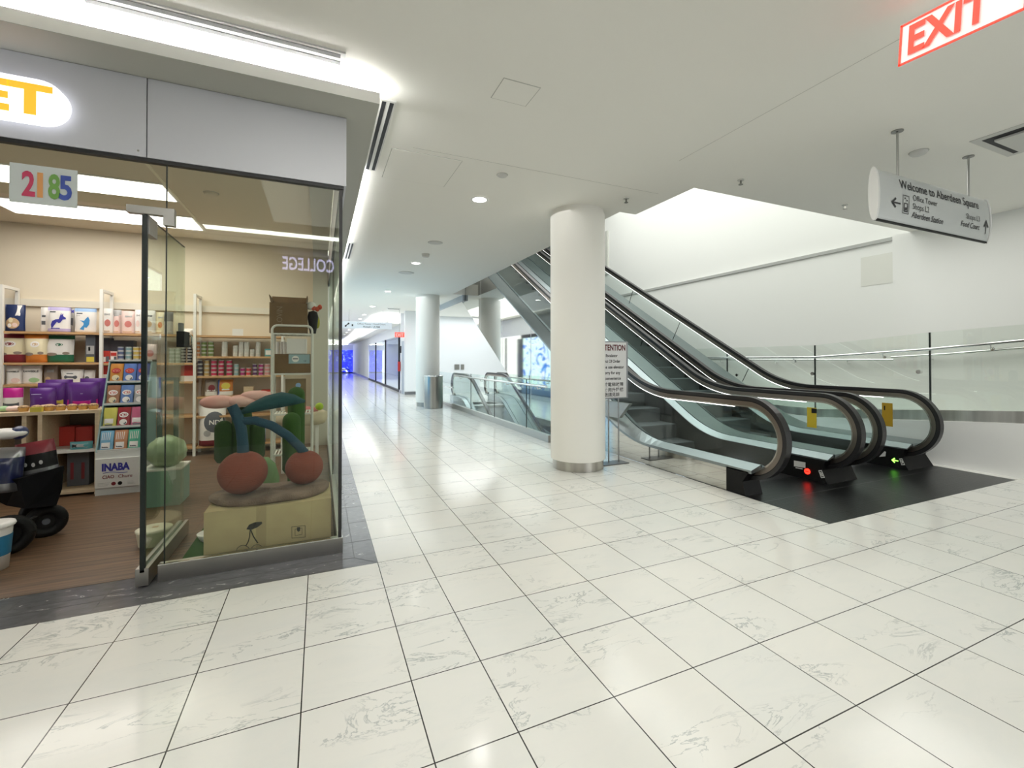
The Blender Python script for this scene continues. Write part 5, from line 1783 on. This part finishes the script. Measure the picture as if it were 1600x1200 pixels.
# ---- white rack with boxes
RX0, RX1, RY0, RY1 = -.905, -.475, 2.6, 2.95
t = thing('metal_rack', 'white metal rack with rounded top loops beside the corner window', 'rack', ((RX0+RX1)/2, (RY0+RY1)/2, 0))
RW = col('rack_white', (.68, .69, .64), .4)
for y in (RY0, RY1):
    pts = [(RX0, y, .0), (RX0, y, 1.80)]+[(RX0+.06-.06*math.cos(a), y, 1.82+.06*math.sin(a)) for a in [pi/2*i/5 for i in range(6)]]+[(RX1-.06+.06*math.sin(a), y, 1.82+.06*math.cos(a)) for a in [pi/2*i/5 for i in range(6)]]+[(RX1, y, 1.80), (RX1, y, 0)]
    mb(RW).tube(pts, .014, 10).build('end_loop' if False else 'frame', t)
for z in (1.79, 1.31, .83, .35):
    g = mb(RW).box(RX0, RY0-.01, z-.02, RX1, RY0+.01, z).box(RX0, RY1-.01, z-.02, RX1, RY1+.01, z)
    for i in range(12):
        x = RX0+.03+i*(RX1-RX0-.06)/11
        g.box(x-.008, RY0, z-.012, x+.008, RY1, z-.004)
    g.build('shelf', t)


def pb(name, label, px0, px1, pyt, pyb, Y, dep, m, cat='box', z0=None):
    a_ = at(px0, pyt, Y=Y); b_ = at(px1, pyb, Y=Y)
    t_ = thing(name, label, cat, ((a_.x+b_.x)/2, Y+dep/2, z0 if z0 is not None else b_.z))
    mb(m).box(a_.x, Y, z0 if z0 is not None else b_.z, b_.x, Y+dep, a_.z).build('carton' if cat == 'box' else 'body', t_)
    return t_, a_, b_


CB = col('kraft_box', (.17, .105, .05), .85, noise=(5, (.205, .13, .065)))
t, a_, b_ = pb('cardboard_box', 'brown open cardboard box on top of the white rack', 421, 480, 472, 519, 2.625, .32, CB, z0=1.791)
mb(col('faint_print', (.30, .23, .15), .8)).text('LOVIN', (at(441, 514, Y=2.623).x, 2.623, at(441, 508, Y=2.623).z), EZ, -EX, w=.22, h=.06, ext=.001).build('lettering', t)
g = mb(CB)
g.obox((a_.x+.01, 2.76, a_.z+.04), (.004, 0, 0), (0, .17, 0), (-.01, 0, .045)).obox((b_.x-.01, 2.76, a_.z+.045), (.004, 0, 0), (0, .17, 0), (.01, 0, .045)).obox(((a_.x+b_.x)/2, 2.935, a_.z+.055), ((b_.x-a_.x)/2, 0, 0), (0, .004, 0), (0, .02, .055))
g.build('flap', t)
t, a_, b_ = pb('cardboard_box', 'brown cardboard box with pale blue label in the white rack', 429, 485, 553, 582, 2.62, .3, CB, z0=1.311)
c0_, c1_ = at(451, 553.5, Y=2.618), at(484, 568, Y=2.618)
g = mb(col('label_blue', (.32, .46, .50), .5)).box(c0_.x, 2.6165, c1_.z, c1_.x, 2.6195, c0_.z).mat(WHT).cyl(((c0_.x*.68+c1_.x*.32), 2.6155, (c0_.z+c1_.z)/2), .038, .001, 22, axis='y').mat(DKGREY)
g.box(c0_.x*.80+c1_.x*.20, 2.6145, (c0_.z+c1_.z)/2-.005, c0_.x*.56+c1_.x*.44, 2.6155, (c0_.z+c1_.z)/2+.008).text('18', (c0_.x*.28+c1_.x*.72, 2.6155, c1_.z+.02), EX, EZ, h=.022, ext=.001)
g.build('label', t)
pb('white_box', 'plain white box standing on the labelled carton in the rack', 448, 479, 529, 552, 2.63, .2, WHT, z0=at(460, 553, Y=2.62).z+.002)
for i in range(3):
    q_ = at(434+i*6, 540, Y=2.85)
    tag(mb(WHT).cyl((q_.x, 2.85, at(460, 553, Y=2.62).z+.002), .018, .15, 14).build('white_tube'), ['white tube in the rack, left one of three', 'white tube in the rack, middle one of three', 'white tube in the rack, right one of three'][i], 'tube', 'white tubes in the rack')
t = thing('rooster_toy', 'black and white toy with red comb on the white rack', 'toy', (-.46, 2.7, 1.80))
qq = lambda px, py: at(px, py, Y=2.68)
cb, ch, cr_ = qq(489, 505), qq(486, 478), qq(493, 482)
mb(BLACK).lathe((cb.x, 2.68, 0), [(0, 1.795), (.035, 1.795), (.062, 2.0), (.05, 2.06), (0, 2.08)], 20).build('body', t)
mb(col('toy_white', (.72, .72, .68), .8)).blob((ch.x, 2.68, ch.z), .062, .055, .052).build('head', t)
g = mb(col('toy_red', (.50, .07, .03), .7))
for dx, dz in ((-.01, 0), (.03, -.01), (.06, .015)):
    g.blob((cr_.x+dx-.01, 2.65, cr_.z+dz), .026, .02, .032, 12, 8)
g.build('comb', t)
mb(col('toy_yellow', (.35, .34, .03), .7)).blob((qq(496, 503).x, 2.74, qq(496, 503).z), .028, .04, .078).build('tail', t)
# pet bed, tent, pictures low by the rack
t = thing('pet_bed', 'cream padded pet bed with rose cushion by the corner window', 'pet bed', (-.62, 3.25, .60))
bz = .62
mb(col('bed_cream', (.52, .45, .33), .9)).lathe((-.62, 3.25, bz), [(0, 0), (.30, 0), (.33, .06), (.33, .14), (.27, .17), (.22, .10), (0, .08)], 30).build('shell', t)
mb(col('bed_rose', (.42, .14, .13), .9)).blob((-.60, 3.25, bz+.17), .20, .2, .055).build('cushion', t)
for dx in (-.2, .2):
    mb(WHITEP).box(-.62+dx-.02, 3.1, .003, -.62+dx+.02, 3.4, bz).build('leg', t)
t = thing('toy_ball', 'lime green ball toy at the corner beside the pet bed', 'toy', (-.42, 3.0, .8))
q_ = at(499, 657, Y=3.05)
mb(col('lime', (.35, .50, .03), .6)).blob((q_.x, 3.05, bz+.235), .05, .05, .05).build('ball', t)
tag(mb(col('tent_green', (.16, .28, .12), .8)).lathe((at(415, 715, Y=2.3).x, 2.3, .003), [(.13, 0), (.14, .15), (.10, .30), (.03, .38), (0, .385)], 24).build('pet_tent'), 'small pale green domed pet tent on the floor between the cherries', 'pet tent')
tag(mb(GREYP).box(-.86, 2.35, .003, -.60, 2.6, .10).mat(PRINTB).text('PLUS', (-.83, 2.349, .035), EX, EZ, h=.035, ext=.001).build('litter_carton'), 'low grey carton with dark lettering below the white rack', 'carton') if False else None
t, a_, b_ = pb('picture_card', 'brown card with blue figure leaning in the rack', 446, 478, 592, 628, 2.75, .01, col('card_brown', (.24, .17, .09), .7), cat='card', z0=.832)
mb(PALEBLUE).cyl((at(466, 600, Y=2.748).x, 2.747, at(466, 602, Y=2.748).z), .03, .002, 16, axis='y').build('figure', t)

# ---- things behind the open door glass
t = thing('storage_bin', 'round cream bin on the floor behind the glass door', 'bin', (-1.62, 1.25, 0))
q_ = at(241, 826, Z=.12)
mb(col('bin_cream', (.66, .62, .46), .5)).cyl((q_.x, q_.y, .003), .10, .11, 30, .115).build('body', t)
mb(col('bin_lid', (.72, .69, .54), .45)).lathe((q_.x, q_.y, .113), [(.12, 0), (.12, .012), (.10, .02), (0, .022)], 30).build('lid', t)
mb(TAN).box(q_.x-.01, q_.y-.02, .135, q_.x+.03, q_.y+.01, .138).build('label', t)
t = thing('storage_box', 'pale teal open storage box under the wrapped bundle', 'box', (-1.84, 2.3, 0))
mb(col('clear_teal', (.25, .42, .35), .3)).box(-2.0, 2.15, .003, -1.68, 2.5, .36).build('body', t)
mb(WHITEP).box(-2.01, 2.14, .36, -1.67, 2.51, .375).build('rim', t)
g = mb(col('green_wrap', (.42, .52, .33), .35)).blob((-1.84, 2.32, .52), .17, .16, .16, 26, 16, lambda d: 1+.10*math.sin(7*d.x+11*d.z)*math.cos(6*d.y+2*d.z))
tag(g.build('wrapped_bundle'), 'pale green plastic wrapped bundle on the teal storage box', 'bundle')
t = thing('reflected_frame', 'tall grey open frame standing in for a reflection behind the glass door', 'frame', (-1.80, 2.65, 0))  # frame added in place of a reflection, legs made up to carry it
FG = col('frame_grey', (.12, .15, .15), .5)
a_, b_ = at(246, 590, Y=2.65), at(279, 690, Y=2.65)
g = mb(FG).box(a_.x, 2.64, b_.z, a_.x+.045, 2.66, a_.z).box(b_.x-.045, 2.64, b_.z, b_.x, 2.66, a_.z).box(a_.x, 2.64, a_.z-.03, b_.x, 2.66, a_.z).box(a_.x, 2.64, b_.z, b_.x, 2.66, b_.z+.03)
g.build('frame', t)
for x in (a_.x+.02, b_.x-.02):
    mb(FG).box(x-.012, 2.645, .003, x+.012, 2.66, b_.z).build('leg', t)
q0, q1, q2, q3 = at(284, 856, Z=0), at(321, 850, Z=0), at(325, 800, Z=0), at(305, 800, Z=0)
t = thing('grass_mat', 'green artificial grass mat on the floor behind the cardboard box', 'mat', ((q0.x+q2.x)/2, .9, 0))
GR = col('grass_mat', (.03, .10, .015), .95, bump=(200, 1))
mb(GR).box(-1.30, .50, .003, -.75, 1.25, .03).build('mat', t)
t = thing('pet_bowl', 'white round pet bowl on the green mat', 'bowl', (-1.17, .95, .03))
mb(WHT).lathe((-1.19, .92, .031), [(.07, 0), (.095, .05), (.085, .055), (.06, .015), (0, .012)], 28).build('bowl', t)

# ---- pet stroller full of bags
t = thing('pet_stroller', 'black wheeled pet stroller basket loaded with foil bags', 'stroller', (-2.6, 1.5, 0))
BF = M('black_fabric', (.005, .005, .006), .9, spec=.1)
mb(BF).add([at(30, 748, Y=1.35), at(100, 728, Y=1.62), at(97, 764, Y=1.62), at(88, 790, Y=1.55), at(40, 795, Y=1.35), at(22, 752, Y=1.9)+Vector((-.3, 0, 0)), at(70, 728, Y=2.1), at(70, 790, Y=2.0), at(10, 790, Y=1.9)], [(0, 4, 3, 2, 1), (0, 1, 6, 5), (1, 2, 3, 7, 6), (5, 6, 7, 8), (0, 5, 8, 4), (3, 4, 8, 7)]).build('basket', t)
for (px, py, Y, r_) in ((72, 796, 1.62, .125), (12, 832, 1.28, .14), (60, 775, 2.0, .11)):
    c_ = at(px, py, Y=Y)
    g = mb(BLACK)
    ang = .45
    u_ = Vector((math.cos(ang), math.sin(ang), 0)); n_ = Vector((-math.sin(ang), math.cos(ang), 0))
    c_.z = r_+.004
    ring = [c_+(u_*math.cos(a)+EZ*math.sin(a))*(r_-.03) for a in [2*pi*i/28 for i in range(29)]]
    g.tube(ring, .042, 12)
    wh = g.build('wheel', t)
    mb(BLACK).tube([c_-n_*.012, c_+n_*.012], r_-.04, 24).mat(DKGREY).tube([c_-n_*.03, c_+n_*.03], .025, 14).build('hub', wh)
mb(col('stroller_bar', (.05, .05, .05), .4)).tube([at(38, 815, Y=1.5), at(72, 800, Y=1.62), at(80, 790, Y=1.7)], .008, 8).build('brace', t)
SILV = M('silver_foil', (.30, .30, .31), .25, .6)
bag('foil_bag', 'dark red and black foil bag with silver sides in the stroller', 'bag', at(34, 700, Y=1.6).x, at(96, 700, Y=1.6).x, .46, .80, 1.62, .16, [(.36, SILV), (.72, BLACK), (1, MAROON)], [(ell(.3, .5, .05, .05), GREYP), (ell(.5, .47, .05, .05), GREYP), (ell(.7, .5, .05, .05), GREYP)], tiltx=.16)
bag('foil_bag', 'navy foil bag at the left edge in the stroller', 'bag', at(-30, 700, Y=1.5).x, at(36, 700, Y=1.5).x, .44, .78, 1.5, .20, [(.2, SILV), (.8, col('navy_shine', (.012, .016, .06), .2)), (1, SILV)], tiltx=-.05)
g = mb(WHT).blob(at(8, 678, Y=1.62), .13, .10, .045).mat(NAVY).blob(at(30, 676, Y=1.64), .05, .08, .055)
tag(g.build('folded_pillow_bag'), 'white and navy folded bag lying on top of the stroller load', 'bag')
t = thing('food_bucket', 'white bucket with blue band at the bottom left of the shop', 'bucket', (-2.72, 1.0, 0))
q_ = at(-14, 870, Y=.98)
mb(WHT).lathe((q_.x, .98, .003), [(0, 0), (.085, 0), (.105, .30)], 30).build('body', t)
mb(col('bucket_blue', (.02, .16, .30), .4)).lathe((q_.x, .98, .003), [(.0935, .10), (.1035, .24)], 30).build('band', t)
mb(WHT).lathe((q_.x, .98, .30), [(.115, 0), (.12, .01), (.115, .025), (.08, .03), (0, .03)], 30).build('lid', t)

# ---- attention sign on its stand
t = thing('sign_stand', 'ATTENTION notice on a two-post floor stand behind the round column', 'sign stand', (3.45, 1.88, 0))
sx0, sx1 = 3.13, 3.68
syn = 1.86
mb(M('stand_plate', (.22, .22, .22), .35, .8)).box(3.20, syn-.10, 0, 3.62, syn+.10, .012).build('base_plate', t)
for px in (951, 966.5):
    q_ = at(px, 700, Y=syn+.02)
    mb(M('stand_post', (.40, .40, .40), .3, 1)).cyl((q_.x, syn+.02, .012), .010, 1.0, 12).build('post', t)
mb(M('notice_frame', (.30, .31, .32), .4, .5)).box(sx0, syn, .915, sx1, syn+.018, 1.73).build('frame', t)
mb(M('notice_white', (.74, .74, .74), .5)).box(sx0+.015, syn-.002, .93, sx1-.03, syn, 1.712).build('sheet', t)
mcx = (sx0+sx1)/2-.008
g = mb(M('notice_red', (.10, .005, .008), .5)).text('ATTENTION', (mcx, syn-.0025, 1.60), EX, EZ, w=.47, h=.08, ext=.001, align='c', bold=.03)
g.build('heading', t)
g = mb(PRINTB)
for s_, z_, w__ in (('Escalator', 1.505, .20), ('Out Of Order', 1.425, .29), ('Please use elevator', 1.343, .42), ('Sorry for any', 1.262, .29), ('inconvenience', 1.182, .31)):
    g.text(s_, (mcx, syn-.0025, z_), EX, EZ, w=w__, h=.042, ext=.001, align='c', bold=.02)
for s_, z_, w__ in (('由於電梯故障', 1.095, .40), ('請使用升降機', 1.020, .40), ('敬請見諒', .950, .26)):
    g.text(s_, (mcx, syn-.0025, z_), EX, EZ, w=w__, h=.042, ext=.001, align='c', bold=.01)
g.build('lettering', t)
